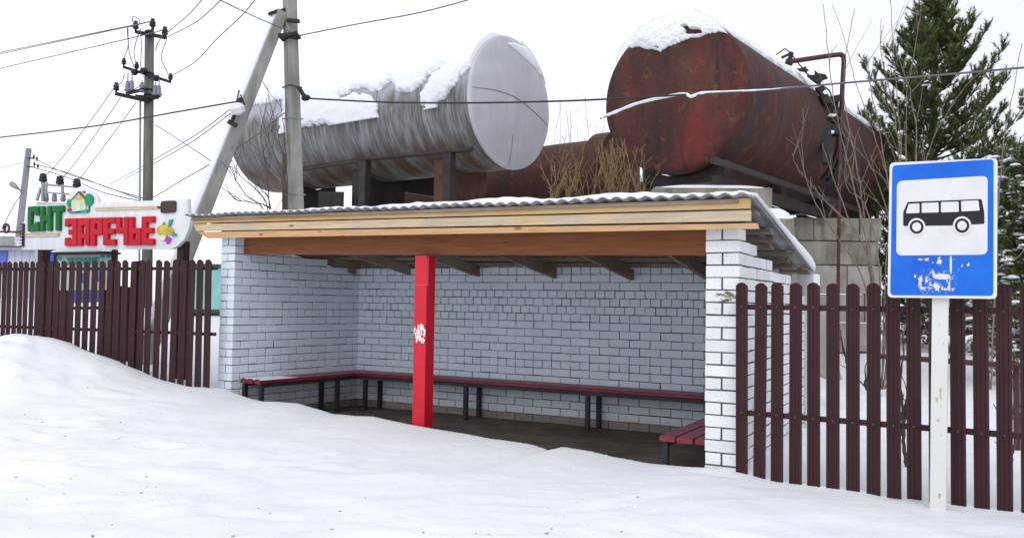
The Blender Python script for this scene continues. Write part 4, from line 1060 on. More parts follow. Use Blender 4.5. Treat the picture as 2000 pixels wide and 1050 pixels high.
q = P(110, 600, YK2); gzp = ground_z(q.x, q.y)
BK = thing('blue_cabin', 'bright blue metal cabin standing behind the fence under the white sign', 'cabin', (q.x, q.y, gzp))
mb = MB(); block(mb, 78, 152, 484, YK2, 2.0, P(100, 627, YK2).z); mb.build('cabin_wall', BLUEB, BK)
mb = MB(); block(mb, 76, 121, 482, YK2 - .1, 2.2, P(100, 485, YK2).z); mb.build('cabin_roof', GREYMETAL, BK)
# low brown picket screen behind the fence
q0_ = P(98, 566, 13.9)
mbs = []
sd2 = gd; LPF = thing('inner_fence', 'low dark brown plank fence seen through gaps under the notice board', 'fence', (P(160, 600, 13.7).x, P(160, 600, 13.7).y, ground_z(P(160, 600, 13.7).x, P(160, 600, 13.7).y)))
qs = lambda px, py: on_plane(px, py, P(160, 600, 13.6), gn)
for px0, px1, py in ((104, 114, 567), (115, 127, 567), (129, 138, 568), (195, 205, 564), (206, 216, 562), (217, 226, 560), (231, 243, 558), (245, 256, 560), (257, 267, 561)):
    a_, b_ = qs(px0, py), qs(px1, py); mb = MB(); mb.prism([(a_.x, a_.y, 0), (b_.x, b_.y, 0), (b_.x, b_.y, b_.z), (a_.x, a_.y, a_.z)], -gn * .03); mb.build('plank', FENCE, LPF)
mb = MB(); mb.bar(qs(95, 602) + gn * .02, qs(275, 600) + gn * .02, .025, .05); mb.build('rail', FENCE, LPF)
# turquoise container
YG = 17
q = P(400, 600, YG); gzp = ground_z(q.x, q.y)
TC = thing('container', 'turquoise metal container behind the fence beside the left brick wall', 'container', (q.x, q.y, gzp))
TURQ = paint('turquoise_paint', (.26, .56, .53), .5, .15, 3)
mb = MB(); block(mb, 345, 470, 522, YG, 1.6, P(400, 604, YG).z); mb.build('container_body', TURQ, TC)
mb = MB(); block(mb, 343, 472, 514, YG - .03, 1.66, P(400, 522.5, YG).z); block(mb, 344, 471, 604, YG - .03, 1.66, P(400, 612, YG).z); mb.build('container_rim', paint('dark_green_rim', (.05, .08, .08), .5), TC)

# ------------------------------------------------------------------ tanks
def revolve_point(T, s, r, th):
    c, ax, up, sd = T['c'], T['ax'], T['up'], T['sd']
    return c + ax * s + up * (r * math.cos(th)) + sd * (r * math.sin(th))
def mk_tank(c, ax, r, L, dome0, dome1):
    ax = Vector((ax[0], ax[1], 0)).normalized(); up = Vector((0, 0, 1)); sd = ax.cross(up)   # sd: to the right looking along ax
    T = dict(c=Vector(c), ax=ax, up=up, sd=sd, r=r, L=L)
    prof = []
    for k in range(13): a = math.pi / 2 * k / 12; prof.append((-dome0 * math.cos(a) if k else -dome0, r * math.sin(a)))
    prof = [(s_, r_) for s_, r_ in prof]
    n = 40
    prof += [(L * k / n, r) for k in range(1, n + 1)]
    for k in range(1, 13): a = math.pi / 2 * k / 12; prof.append((L + dome1 * math.sin(a), r * math.cos(a)))
    T['prof'] = prof; return T
def tank_shell(T, name, mat, parent, k0=0, k1=None, nseg=96, rings=()):
    prof = T['prof'][k0:k1]; mb = MB(); uv = []
    for s_, r_ in prof:
        for k in range(nseg + 1):
            th = 2 * math.pi * k / nseg + math.pi
            rr = r_
            for rs_ in rings:
                rr += .006 * math.exp(-((s_ - rs_) / .05) ** 2)
            dent = .012 * noise.noise(Vector((s_ * .9, math.cos(th) * 2, math.sin(th) * 2))) if r_ > .6 * T['r'] else 0
            mb.v.append(tuple(revolve_point(T, s_, max(rr + dent, .001), th)))
    n = nseg + 1
    for i in range(len(prof) - 1):
        for k in range(nseg):
            mb.f.append([i * n + k, i * n + k + 1, (i + 1) * n + k + 1, (i + 1) * n + k]); mb.m.append(0); mb.t.append(.5)
            for (ii, kk) in ((i, k), (i, k + 1), (i + 1, k + 1), (i + 1, k)):
                uv += [prof[ii][0], (kk / nseg - .5) * 2]     # u metres along, v -1..1, 0 = top
    o = mb.build(name, mat, parent, smooth=True)
    l = o.data.uv_layers.new(name='uv'); l.data.foreach_set('uv', uv); return o
def in_poly(x, y, poly):
    x = np.asarray(x); y = np.asarray(y); c = np.zeros(x.shape, bool); d2 = np.full(x.shape, 1e9); n = len(poly)
    for i in range(n):
        x0, y0 = poly[i]; x1, y1 = poly[(i + 1) % n]
        cond = ((y0 > y) != (y1 > y)); xi = (x1 - x0) * (y - y0) / ((y1 - y0) if y1 != y0 else 1e-9) + x0
        c ^= cond & (x < xi)
        t = np.clip(((x - x0) * (x1 - x0) + (y - y0) * (y1 - y0)) / max((x1 - x0) ** 2 + (y1 - y0) ** 2, 1e-9), 0, 1)
        d2 = np.minimum(d2, (x - x0 - t * (x1 - x0)) ** 2 + (y - y0 - t * (y1 - y0)) ** 2)
    return c, np.sqrt(d2)
def snow_cover(T, name, parent, pos, fun, thick, edge_m, nrm, crumb=.2):
    """pos: (ni,nj,3) grid on the surface; fun(world)->(mask, distance to its edge in metres)"""
    ni, nj = pos.shape[:2]; p = pos.reshape(-1, 3); m, d = fun(p)
    nzv = np.array([noise.noise(Vector(q) * 6) * .6 + noise.noise(Vector(q) * 25) * .25 for q in p])
    h = thick * np.clip(d / edge_m, 0.0, 1) ** .5 * (1 + crumb * nzv) + .002
    top = p + nrm.reshape(-1, 3) * h[:, None]
    m = m.reshape(ni, nj); ids = -np.ones((ni, nj), int)
    cell = m[:-1, :-1] & m[1:, :-1] & m[1:, 1:] & m[:-1, 1:]
    used = np.zeros((ni, nj), bool); used[:-1, :-1] |= cell; used[1:, :-1] |= cell; used[1:, 1:] |= cell; used[:-1, 1:] |= cell
    ids[used] = np.arange(used.sum()); N = int(used.sum()); uf = used.reshape(-1)
    v = np.concatenate([top[uf], p[uf] - nrm.reshape(-1, 3)[uf] * .01]); f = []
    ii, jj = np.nonzero(cell)
    for i, j in zip(ii, jj):
        f.append((ids[i, j], ids[i + 1, j], ids[i + 1, j + 1], ids[i, j + 1]))
        for (di, dj, a, b) in ((-1, 0, (i, j), (i, j + 1)), (1, 0, (i + 1, j + 1), (i + 1, j)), (0, -1, (i + 1, j), (i, j)), (0, 1, (i, j + 1), (i + 1, j + 1))):
            I, J = i + di, j + dj
            if not (0 <= I < ni - 1 and 0 <= J < nj - 1 and cell[I, J]): f.append((ids[a], ids[b], ids[b] + N, ids[a] + N))
    me = bpy.data.meshes.new(name); me.from_pydata(v.tolist(), [], [tuple(int(x) for x in q) for q in f]); me.materials.append(SNOW)
    me.polygons.foreach_set('use_smooth', [True] * len(me.polygons)); me.update()
    bm_fix(me)
    o = bpy.data.objects.new(name, me); COL.objects.link(o); adopt(o, parent); return o
import bmesh
def bm_fix(me):
    bm = bmesh.new(); bm.from_mesh(me); bmesh.ops.recalc_face_normals(bm, faces=bm.faces); bm.to_mesh(me); bm.free()
def shell_grid(T, s0, s1, ns, t0, t1, nt):
    c, ax, up, sd, r = (np.array(T[k]) if k != 'r' else T[k] for k in ('c', 'ax', 'up', 'sd', 'r'))
    S, TH = np.meshgrid(np.linspace(s0, s1, ns), np.linspace(t0, t1, nt), indexing='ij')
    n = np.cos(TH)[..., None] * up + np.sin(TH)[..., None] * sd
    return c + S[..., None] * ax + r * n, n

# silver tank -------------------------------------------------
c1 = P(998, 202, 18.0)
T1 = mk_tank(c1, (-.80, .60), 1.385, 7.8, .14, .62)
TK1 = thing('storage_tank', 'silver-grey fuel tank with thick sliding snow on top, left of the rusty tank', 'tank', (c1.x, c1.y, c1.z - 1.385), 'old fuel tanks behind the shelter')
SIL = Mat('weathered_silver_paint', .55, .25, .4)
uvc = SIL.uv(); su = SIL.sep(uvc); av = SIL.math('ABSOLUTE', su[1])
n1 = SIL.noise(1, 6, SIL.map(uvc, scale=(6, 1.2, 1)), .6); n2 = SIL.noise(1.2, 5, SIL.map(uvc, scale=(1, 3, 1)))
n3 = SIL.noise(1, 5, SIL.map(uvc, scale=(10, 5, 1), loc=(3, 9, 0), rot=(0, 0, .06)), .6); n4 = SIL.noise(1, 4, SIL.map(uvc, scale=(15, 7, 1), loc=(1, 4, 0), rot=(0, 0, .05)), .6); n5 = SIL.noise(1, 4, SIL.map(uvc, scale=(14, 6, 1), loc=(11, 1, 0), rot=(0, 0, .05)), .6)
cs = SIL.mix(SIL.ramp(n2, [(.3, 0), (.7, 1)]), (.33, .335, .375), (.42, .425, .46))
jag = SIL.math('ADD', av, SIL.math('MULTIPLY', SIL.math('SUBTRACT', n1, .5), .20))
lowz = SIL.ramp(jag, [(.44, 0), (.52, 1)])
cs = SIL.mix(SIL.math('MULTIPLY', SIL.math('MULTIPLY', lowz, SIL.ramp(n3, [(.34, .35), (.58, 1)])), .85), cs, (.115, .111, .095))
green = SIL.math('MULTIPLY', SIL.ramp(jag, [(.42, 0), (.48, 1), (.56, .7), (.66, 0)]), SIL.ramp(SIL.noise(1, 5, SIL.map(uvc, scale=(3, 2, 1), loc=(4, 2, 0))), [(.42, 0), (.6, 1)]))
cs = SIL.mix(SIL.math('MULTIPLY', green, .75), cs, (.075, .085, .040))
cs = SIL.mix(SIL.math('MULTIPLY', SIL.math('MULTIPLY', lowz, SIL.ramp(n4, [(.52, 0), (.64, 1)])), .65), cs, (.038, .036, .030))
cs = SIL.mix(SIL.math('MULTIPLY', SIL.math('MULTIPLY', lowz, SIL.ramp(n5, [(.56, 0), (.65, 1)])), .6), cs, (.36, .355, .335))
rustz = SIL.math('MULTIPLY', SIL.ramp(jag, [(.68, 0), (.77, 1)]), SIL.ramp(SIL.noise(1, 5, SIL.map(uvc, scale=(2.2, 2.5, 1), loc=(7, 3, 0))), [(.36, 0), (.56, 1)]))
cs = SIL.mix(SIL.math('MULTIPLY', rustz, .9), cs, (.11, .052, .026))
fu = SIL.math('FRACT', SIL.math('MULTIPLY', su[0], 1 / 1.3)); seam = SIL.ramp(fu, [(0, 1), (.022, 1), (.034, 0)], 'LINEAR')
cs = SIL.mix(SIL.math('MULTIPLY', seam, .7), cs, (.10, .10, .10)); SIL.color(cs); SIL.bump(n2, .15, .02)
SILEND = Mat('silver_end_paint', .5, .2, .4); zc = SILEND.sep()[2]
ce = SILEND.mix(SILEND.ramp(SILEND.noise(1.2, 5), [(.3, 0), (.7, 1)]), (.45, .45, .49), (.56, .56, .60))
ce = SILEND.mix(SILEND.math('MULTIPLY', SILEND.ramp(SILEND.noise(1.5, 6, SILEND.map(scale=(8, 8, .4)), .65), [(.52, 0), (.75, 1)]), .45), ce, (.34, .34, .37)); ce = SILEND.mix(SILEND.math('MULTIPLY', SILEND.ramp(SILEND.noise(3, 6), [(.5, 0), (.72, 1)]), .35), ce, (.40, .39, .40)); SILEND.color(ce); SILEND.bump(SILEND.noise(1.5, 3), .15, .05)
tank_shell(T1, 'tank_shell', SIL.m, TK1, 12, None)
# slightly proud end disc with weld lines
o_end = tank_shell(dict(T1, prof=[(s_ * 1.0 - .004, r_ * 1.012) for s_, r_ in T1['prof'][:13]] + [(.05, T1['r'] * 1.012), (.055, T1['r'] * .99)]), 'tank_end', SILEND.m, TK1, 0, None)
mb = MB()
def on_end(px, py, T, k): return on_plane(px, py, T['c'] - T['ax'] * k, T['ax'])
for pl, k in (((( 922, 168), (1000, 188), (1074, 245)), .12), (((1000, 262), (998, 300), (996, 330)), .1)):
    q_ = [on_end(x, y, T1, k) for x, y in pl]
    q_ = [lerp(Vector(q_[0]), Vector(q_[-1]), t / 20) for t in range(21)] if len(pl) == 2 else smooth_pts(q_, 8)
    q2 = []
    for p_ in q_:
        w_ = p_ - T1['c']; rr = math.sqrt(max(0, w_.dot(w_) - w_.dot(T1['ax']) ** 2)); 
        if rr < T1['r'] * .99: q2.append(p_ + T1['ax'] * (w_.dot(T1['ax']) * -1) - T1['ax'] * (.14 * math.sqrt(max(0, 1 - (rr / T1['r']) ** 2)) + .008))
    if len(q2) > 2: mb.tube(q2, .009, 5)
mb.build('weld_seam', paint('weld_dark', (.22, .22, .23), .5), TK1)
snow1 = [(470, 250), (486, 214), (506, 206), (530, 200), (553, 194), (556, 215), (549, 232), (548, 268), (556, 285), (566, 268), (590, 253), (612, 246), (640, 243), (668, 250), (700, 250), (734, 249), (741, 235), (738, 205), (728, 188), (716, 183), (700, 182), (680, 186), (664, 197), (668, 188), (690, 178), (716, 175), (732, 184), (742, 180), (748, 172), (757, 170), (764, 160), (772, 170), (780, 184), (792, 180), (808, 181), (824, 166), (838, 150), (870, 130), (842, 152), (824, 180), (822, 205), (832, 208), (824, 224), (836, 236), (852, 222), (858, 200), (885, 178), (900, 150), (921, 136), (945, 98), (985, 66), (985, 30), (700, 60), (470, 120)]
mpx1 = 1 / 85.
def f1(p):
    x, y = project(p); jx = np.array([noise.noise(Vector(q) * 6) for q in p]); jy = np.array([noise.noise(Vector(q) * 6 + Vector((9, 3, 1))) for q in p])
    jz = np.array([noise.noise(Vector(q) * 17) for q in p]); c, d = in_poly(x + 3.2 * jx + 2.5 * jz, y + 5 * jy + 2.5 * jz, snow1); 
    n = (p - np.array(T1['c'])); z = n[:, 2]
    side = ((n - np.outer(n @ np.array(T1['ax']), np.array(T1['ax']))) @ np.array(T1['sd']))
    back = side > .35          # the far side: snow down to shoulder height
    c = np.where(back, z > .62 + .1 * jx, c); d = np.where(back, 40, d); return c, d * mpx1
# sd points right looking along ax (away, leftwards): that is the far side
pos, nr = shell_grid(T1, .03, 8.05, 540, -1.75, 1.2, 240)
snow_cover(T1, 'tank_snow', TK1, pos, f1, .12, .11, nr)
# strip of snow clinging to the end disc
cap = [(987, 85), (1003, 83), (1025, 92), (1045, 112), (1058, 135), (1066, 163), (1060, 155), (1048, 138), (1030, 120), (1008, 100)]
def disc_grid(T, dome, n=150):
    Rr, TH = np.meshgrid(np.linspace(.02, 1.0, n), np.linspace(-math.pi, math.pi, n * 3), indexing='ij')
    s_ = -dome * np.sqrt(np.clip(1 - Rr ** 2, 0, 1)); c, ax, up, sd = (np.array(T[k]) for k in ('c', 'ax', 'up', 'sd')); r = T['r']
    pos = c + s_[..., None] * ax + r * Rr[..., None] * (np.cos(TH)[..., None] * up + np.sin(TH)[..., None] * sd)
    k = (dome / r) ** 2 ; n_ = (np.cos(TH)[..., None] * up + np.sin(TH)[..., None] * sd) * (Rr * .25)[..., None] - ax
    return pos, n_ / np.linalg.norm(n_, axis=-1, keepdims=True)
def fcap(poly, jit, mpx):
    def f(p):
        x, y = project(p); jx = np.array([noise.noise(Vector(q) * 7) + .6 * noise.noise(Vector(q) * 22) for q in p])
        c, d = in_poly(x + jit * jx, y + jit * .8 * jx, poly); return c, d * mpx
    return f
pos, nr = disc_grid(T1, .15)
snow_cover(T1, 'tank_snow', TK1, pos, fcap(cap, 1.5, 1 / 93), .05, .06, nr)
# handrail pipe along the flank and the steel cradle
sdn = -T1['sd']
side_n = T1['sd'] if T1['sd'].y < 0 else -T1['sd']
pl0 = T1['c'] + side_n * (T1['r'] + .04)
S1 = lambda px, py: on_plane(px, py, pl0, side_n)
DARKST = paint('dark_rusty_steel', (.03, .022, .022), .6, .4, 5); RUSTST = paint('rusty_beam', (.10, .045, .03), .7, .4, 4)
mb = MB(); mb.bar(S1(575, 332), S1(705, 312), .08, .09); mb.tube([S1(700, 312), S1(921, 292)], .05, 10); mb.build('side_rail', DARKST, TK1)
for px, pt in ((713, 314), (878, 300)):
    mb = MB(); mb.bar(S1(px, pt), Vector((S1(px, pt).x, S1(px, pt).y, 1.2)), .2, .16, (side_n.x, side_n.y, 0)); mb.build('support_leg', DARKST, TK1)
for s_ in (1.35, 3.9, 6.4):
    mb = MB(); c_ = T1['c'] + T1['ax'] * s_ - Vector((0, 0, T1['r'] * .93))
    pts = [c_ + side_n * (.75 * i / 8) + Vector((0, 0, T1['r'] * .93 - math.sqrt(max(0, 1.40 ** 2 - (.75 * i / 8) ** 2)) - .0)) for i in range(-8, 9)]
    poly = pts + [c_ + side_n * .75 - Vector((0, 0, .95)), c_ - side_n * .75 - Vector((0, 0, .95))]
    mb.prism([p_ - T1['ax'] * .12 for p_ in poly], T1['ax'] * .24); mb.build('saddle', DARKST if s_ > 2 else RUSTST, TK1)
BEARZ = T1['c'].z - T1['r'] - .25

# rusty tank --------------------------------------------------
c2 = P(1316, 187, 15.1)
T2 = mk_tank(c2, (.595, .804), 1.37, 11.0, .16, .25)
TK2 = thing('storage_tank', 'large rusty red-brown fuel tank with a ragged snow cap on its near end', 'tank', (c2.x, c2.y, c2.z - 1.37), 'old fuel tanks behind the shelter')
def mk_rust(name, end=False):
    m = Mat(name, .72, 0, .25); u = m.co if end else m.uv()
    if end:
        st = m.map(m.co, scale=(2.6, 2.6, .5)); big = m.map(m.co, scale=(.8, .8, .5))
    else:
        st = m.map(u, scale=(1.3, .8, 1)); big = m.map(u, scale=(.55, 1.1, 1))
    a = m.noise(1.1, 6, big); b = m.noise(1, 6, st, .6); f = m.noise(14, 5); k = m.noise(4.5, 6)
    c = m.mix(m.ramp(b, [(.32, 0), (.68, 1)]), (.040, .018, .016), (.082, .027, .021))
    c = m.mix(m.math('MULTIPLY', m.ramp(a, [(.5, 0), (.66, 1)]), .75), c, (.115, .044, .028))
    c = m.mix(m.math('MULTIPLY', m.ramp(m.noise(1.3, 5, m.map(st, loc=(5, 3, 1))), [(.55, 0), (.66, 1)]), .8), c, (.024, .020, .024))
    c = m.mix(m.math('MULTIPLY', m.ramp(m.noise(1.6, 6, m.map(st, loc=(8, 1, 4))), [(.57, 0), (.66, 1)]), .6), c, (.14, .024, .022))
    c = m.mix(m.math('MULTIPLY', m.ramp(k, [(.58, 0), (.68, 1)]), .6), c, (.165, .068, .035))
    c = m.mix(m.math('MULTIPLY', m.ramp(f, [(.5, 0), (.72, 1)]), .5), c, (.022, .010, .010))
    return m, c
RUST, cr = mk_rust('rusty_shell'); su = RUST.sep(RUST.uv())
fu = RUST.math('FRACT', RUST.math('MULTIPLY', su[0], 1 / 1.7)); cr = RUST.mix(RUST.math('MULTIPLY', RUST.ramp(fu, [(0, 1), (.012, 1), (.02, 0)]), .7), cr, (.02, .012, .012))
av = RUST.math('ABSOLUTE', su[1])
topflake = RUST.math('MULTIPLY', RUST.ramp(av, [(.2, 1), (.42, 0)]), RUST.ramp(RUST.noise(9, 5), [(.42, 0), (.58, 1)]))
cr = RUST.mix(RUST.math('MULTIPLY', topflake, .7), cr, (.03, .016, .016))
dk = RUST.math('MULTIPLY', RUST.ramp(RUST.noise(1, 6, RUST.map(RUST.uv(), scale=(.9, 1.5, 1), loc=(2, 7, 0), rot=(0, 0, .25)), .6), [(.5, 0), (.6, 1)]), RUST.ramp(av, [(.3, 0), (.45, 1)]))
cr = RUST.mix(RUST.math('MULTIPLY', dk, .7), cr, (.034, .032, .038))
lt = RUST.math('MULTIPLY', RUST.ramp(RUST.noise(1, 5, RUST.map(RUST.uv(), scale=(7, .9, 1), loc=(5, 2, 0)), .65), [(.55, 0), (.68, 1)]), .45)
cr = RUST.mix(lt, cr, (.18, .075, .065))
RUST.color(cr); RUST.bump(RUST.math('ADD', RUST.noise(10, 6), RUST.noise(40, 3)), .35, .02)
RUSTE, cr = mk_rust('rusty_end', True)
rp = on_end(1360, 262, T2, .12)
mp = RUSTE.n.new('ShaderNodeVectorMath'); mp.operation = 'SUBTRACT'; RUSTE.l.new(RUSTE.co, mp.inputs[0]); mp.inputs[1].default_value = rp
sp = RUSTE.n.new('ShaderNodeVectorMath'); sp.operation = 'LENGTH'; RUSTE.l.new(RUSTE.map(mp.outputs[0], scale=(2.2, 1.2, 1.0)), sp.inputs[0])
pd = RUSTE.math('ADD', sp.outputs['Value'], RUSTE.math('MULTIPLY', RUSTE.math('SUBTRACT', RUSTE.noise(5, 6, RUSTE.map(scale=(1.5, 1.5, .5))), .5), 1.3))
cr = RUSTE.mix(RUSTE.math('MULTIPLY', RUSTE.ramp(pd, [(.25, 1), (.75, 0)]), .6), cr, (.19, .026, .023))
RUSTE.color(cr); RUSTE.bump(RUSTE.math('ADD', RUSTE.noise(10, 6), RUSTE.noise(40, 3)), .3, .015)
tank_shell(T2, 'tank_shell', RUST.m, TK2, 12, None, rings=(.0, 3.2, 6.6))
tank_shell(dict(T2, prof=[(s_ - .004, r_ * 1.008) for s_, r_ in T2['prof'][:13]] + [(.03, T2['r'] * 1.014), (.20, T2['r'] * 1.014), (.205, T2['r'] * .99)]), 'tank_end', RUSTE.m, TK2)
capz = [(1180, 105), (1214, 104), (1226, 94), (1248, 92), (1262, 97), (1272, 96), (1290, 102), (1300, 94), (1318, 88), (1333, 80), (1352, 74), (1372, 73), (1390, 66), (1404, 62), (1420, 66), (1460, 80), (1460, 0), (1180, 0)]
pos, nr = disc_grid(T2, .165, 170)
def fc2(p):
    c, d = fcap(capz, 3.2, 1 / 110)(p)
    x, y = project(p); k = np.array([noise.noise(Vector((q[0] * 3 + q[2] * 3, q[1] * 3, q[2] * 9))) for q in p])
    return c & ~((k > .47) & (d > .04) & (d < .3)), d
snow_cover(T2, 'tank_snow', TK2, pos, fc2, .11, .14, nr, .6)
def f2(p):
    n = p - np.array(T2['c']); s_ = n @ np.array(T2['ax']); side = n @ np.array(T2['sd'])
    k = np.array([noise.noise(Vector(q) * 3) + .5 * noise.noise(Vector(q) * 11) for q in p])
    lim = np.where(side > 0, 1.12 - .04 * np.clip(s_, 0, 2), .75)
    return n[:, 2] > lim + .05 * k, np.clip((n[:, 2] - lim), 0, 1) * 1.2
pos, nr = shell_grid(T2, -.02, 11.0, 420, -1.3, .95, 120)
snow_cover(T2, 'tank_snow', TK2, pos, f2, .13, .2, nr, .6)
# channel along the flank, cradle, strap with ladder, vent pipe
side2 = T2['sd'] if T2['sd'].x > 0 else -T2['sd']
lowp = T2['c'] + side2 * (T2['r'] * .78)
S2 = lambda px, py: on_plane(px, py, lowp, side2)
mb = MB(); mb.bar(S2(1392, 312), S2(1690, 414), .08, .10); mb.build('side_channel', DARKST, TK2)
for s_ in (.5, 3.4, 6.4, 9.2):
    mb = MB(); c_ = T2['c'] + T2['ax'] * s_ - Vector((0, 0, T2['r'] * .93))
    poly = [c_ + side2 * (.8 * i / 8) + Vector((0, 0, T2['r'] * .93 - math.sqrt(max(0, 1.39 ** 2 - (.8 * i / 8) ** 2)))) for i in range(-8, 9)] + [c_ + side2 * .8 - Vector((0, 0, .26)), c_ - side2 * .8 - Vector((0, 0, .26))]
    mb.prism([p_ - T2['ax'] * .14 for p_ in poly], T2['ax'] * .28); mb.build('saddle', DARKST, TK2)
mb = MB(); a_ = T2['c'] - Vector((0, 0, T2['r'] + .2))
for k in (-.75, .75): mb.bar(a_ + side2 * k + T2['ax'] * .1, a_ + side2 * k + T2['ax'] * 9.8, .14, .2)
mb.build('bearer_beam', DARKST, TK2)
# strap and ladder hoop
ss = 5.35
mb = MB(); pts = [revolve_point(T2, ss, T2['r'] + .03, th) for th in np.linspace(.55, 2.3, 24)] if side2.dot(T2['sd']) > 0 else [revolve_point(T2, ss, T2['r'] + .03, -th) for th in np.linspace(.55, 2.3, 24)]
for o_ in (-.18, .18): mb.tube([p_ + T2['ax'] * o_ for p_ in pts], .035, 6)
for p_ in pts[::2]: mb.bar(p_ - T2['ax'] * .18, p_ + T2['ax'] * .18, .035, .03)
mb.build('ladder', BLACK, TK2)
YV = 18.0
mb = MB(); mb.bar(P(1608, 186, YV), P(1612, 240, YV), .16, .16); mb.bar(P(1602, 200, YV - .1), P(1636, 193, YV), .22, .14); mb.bar(P(1634, 192, YV), P(1630, 236, YV), .08, .08); mb.bar(P(1618, 232, YV), P(1636, 238, YV), .2, .12); mb.bar(P(1616, 250, YV), P(1640, 258, YV), .25, .18); mb.bar(P(1612, 240, YV - .1), P(1616, 320, YV - .5), .2, .12)
mb.build('ladder_platform', BLACK, TK2)
mb = MB(); mb.bar(P(1617, 226, YV - .12), P(1631, 226, YV - .12), .16, .05); mb.bar(P(1617, 258, YV - .14), P(1627, 259, YV - .14), .16, .06); mb.build('platform_snow', SNOW, TK2, bevel=.015)
PIPE = paint('rusty_pipe', (.075, .03, .03), .6, .35, 6)
mb = MB(); mb.tube(smooth_pts([P(1643, 262, YV), P(1645, 180, YV), P(1648, 118, YV), P(1645, 109, YV), P(1637, 107, YV), P(1600, 112, YV), P(1540, 121, YV)], 6), .052, 8); vp = mb.build('vent_pipe', PIPE, TK2, smooth=True)
mb = MB(); mb.bar(P(1535, 119, YV), P(1548, 124, YV), .09, .1); mb.bar(P(1542, 120, YV), P(1546, 103, YV), .07, .08); mb.bar(P(1547, 103, YV), P(1527, 113, YV), .05, .05); mb.tube([P(1516, 107, YV), P(1533, 95, YV), P(1543, 103, YV), P(1560, 125, YV), P(1575, 142, YV)], .014, 5); mb.build('pipe_fitting', BLACK, TK2)
mb = MB()
for pl in ([(1557, 134), (1566, 133), (1573, 129), (1575, 134), (1580, 137), (1572, 139), (1563, 138)], [(1576, 147), (1592, 146), (1591, 137), (1598, 143), (1612, 145), (1617, 152), (1607, 156), (1603, 162), (1596, 163), (1586, 156)], [(1593, 171), (1604, 168), (1614, 172), (1608, 178), (1604, 184), (1599, 178)]):
    mb.prism([P(x, y, YV - .1) for x, y in pl], (.05, .16, .02))
mb.tube(smooth_pts([P(1570, 138, YV), P(1583, 150, YV), P(1604, 166, YV), P(1616, 174, YV), P(1623, 184, YV), P(1620, 192, YV)], 6), .016, 5)
mb.build('torn_flap', BLACK, TK2)
# thin drop pipe in front of the tank
dp0, dp1 = P(1641, 262, 16.6), P(1636, 575, 16.6)
mb = MB(); mb.tube([(dp0.x, dp0.y, dp0.z), (dp1.x, dp1.y, dp1.z - .6)], .035, 8)
tag(mb.build('drop_pipe', PIPE, None), 'thin rusty vertical pipe in front of the concrete wall', 'pipe')

# third tank, low and behind ---------------------------------
c3 = P(1216, 338, 22.0)
T3 = mk_tank(c3, (-.80, .60), .93, 9.0, .12, .2)
TK3 = thing('storage_tank', 'small rust-brown tank lying low behind twigs between the silver and the rusty tank', 'tank', (c3.x, c3.y, c3.z - .93), 'old fuel tanks behind the shelter')
RUST3, cr = mk_rust('brown_rust_shell', True); RUST3.color(RUST3.mix(.4, cr, (.075, .036, .028))); RUST3.bump(RUST3.noise(10, 6), .3, .015)
tank_shell(T3, 'tank_shell', RUST3.m, TK3)
mb = MB(); mb.lathe(T3['c'] + T3['ax'] * .1, T3['ax'], [(0, .95), (0, 1.08), (.5, 1.08), (.5, .95)], 40); mb.build('end_collar', RUST3.m, TK3, smooth=False)
for s_ in (.6, 4, 7.5):
    mb = MB(); c_ = T3['c'] + T3['ax'] * s_; mb.prism([c_ + side_n * 1.0 - Vector((0, 0, .35)), c_ - side_n * 1.0 - Vector((0, 0, .35)), c_ - side_n * 1.0 - Vector((0, 0, 1.6)), c_ + side_n * 1.0 - Vector((0, 0, 1.6))], T3['ax'] * .3); mb.build('saddle', DARKST, TK3)

# ------------------------------------------------------------------ supports under the tanks
def wall_box(name, label, cat, pts2, zb, zt, mat, group=None, bev=.02):
    mb = MB(); mb.prism([V2(p_, zb) for p_ in pts2], (0, 0, zt - zb)); return tag(mb.build(name, mat, None, bevel=bev), label, cat, group)
ax1, ax2 = Vector((T1['ax'].x, T1['ax'].y)), Vector((T2['ax'].x, T2['ax'].y)); s1 = Vector((side_n.x, side_n.y)); s2 = Vector((side2.x, side2.y))
cc1 = Vector((c1.x, c1.y)); cc2 = Vector((c2.x, c2.y))
pz1 = T1['c'].z - T1['r'] - .80
for s_, lab in ((1.35, 'concrete pier under the right end of the silver tank'), (3.9, 'concrete pier under the middle of the silver tank'), (6.4, 'concrete pier under the left end of the silver tank')):
    c_ = cc1 + ax1 * s_; wall_box('tank_pier', lab, 'pier', [c_ + ax1 * a + s1 * b for a, b in ((-.3, -1.25), (.3, -1.25), (.3, 1.35), (-.3, 1.35))], 0, pz1, BLOCKCON, 'concrete piers under the tanks')
zt2 = T2['c'].z - T2['r'] - .30
def px_block(x0, x1, pyt, Y, depth, zb, yaw):
    a = P(x0, pyt, Y); b = P(x1, pyt, Y - (0)); w = (b - a).length; d = Vector((math.cos(yaw), math.sin(yaw))); n = Vector((-d.y, d.x)); p0 = Vector((a.x, a.y))
    return [p0, p0 + d * w, p0 + d * w + n * depth, p0 + n * depth], a.z
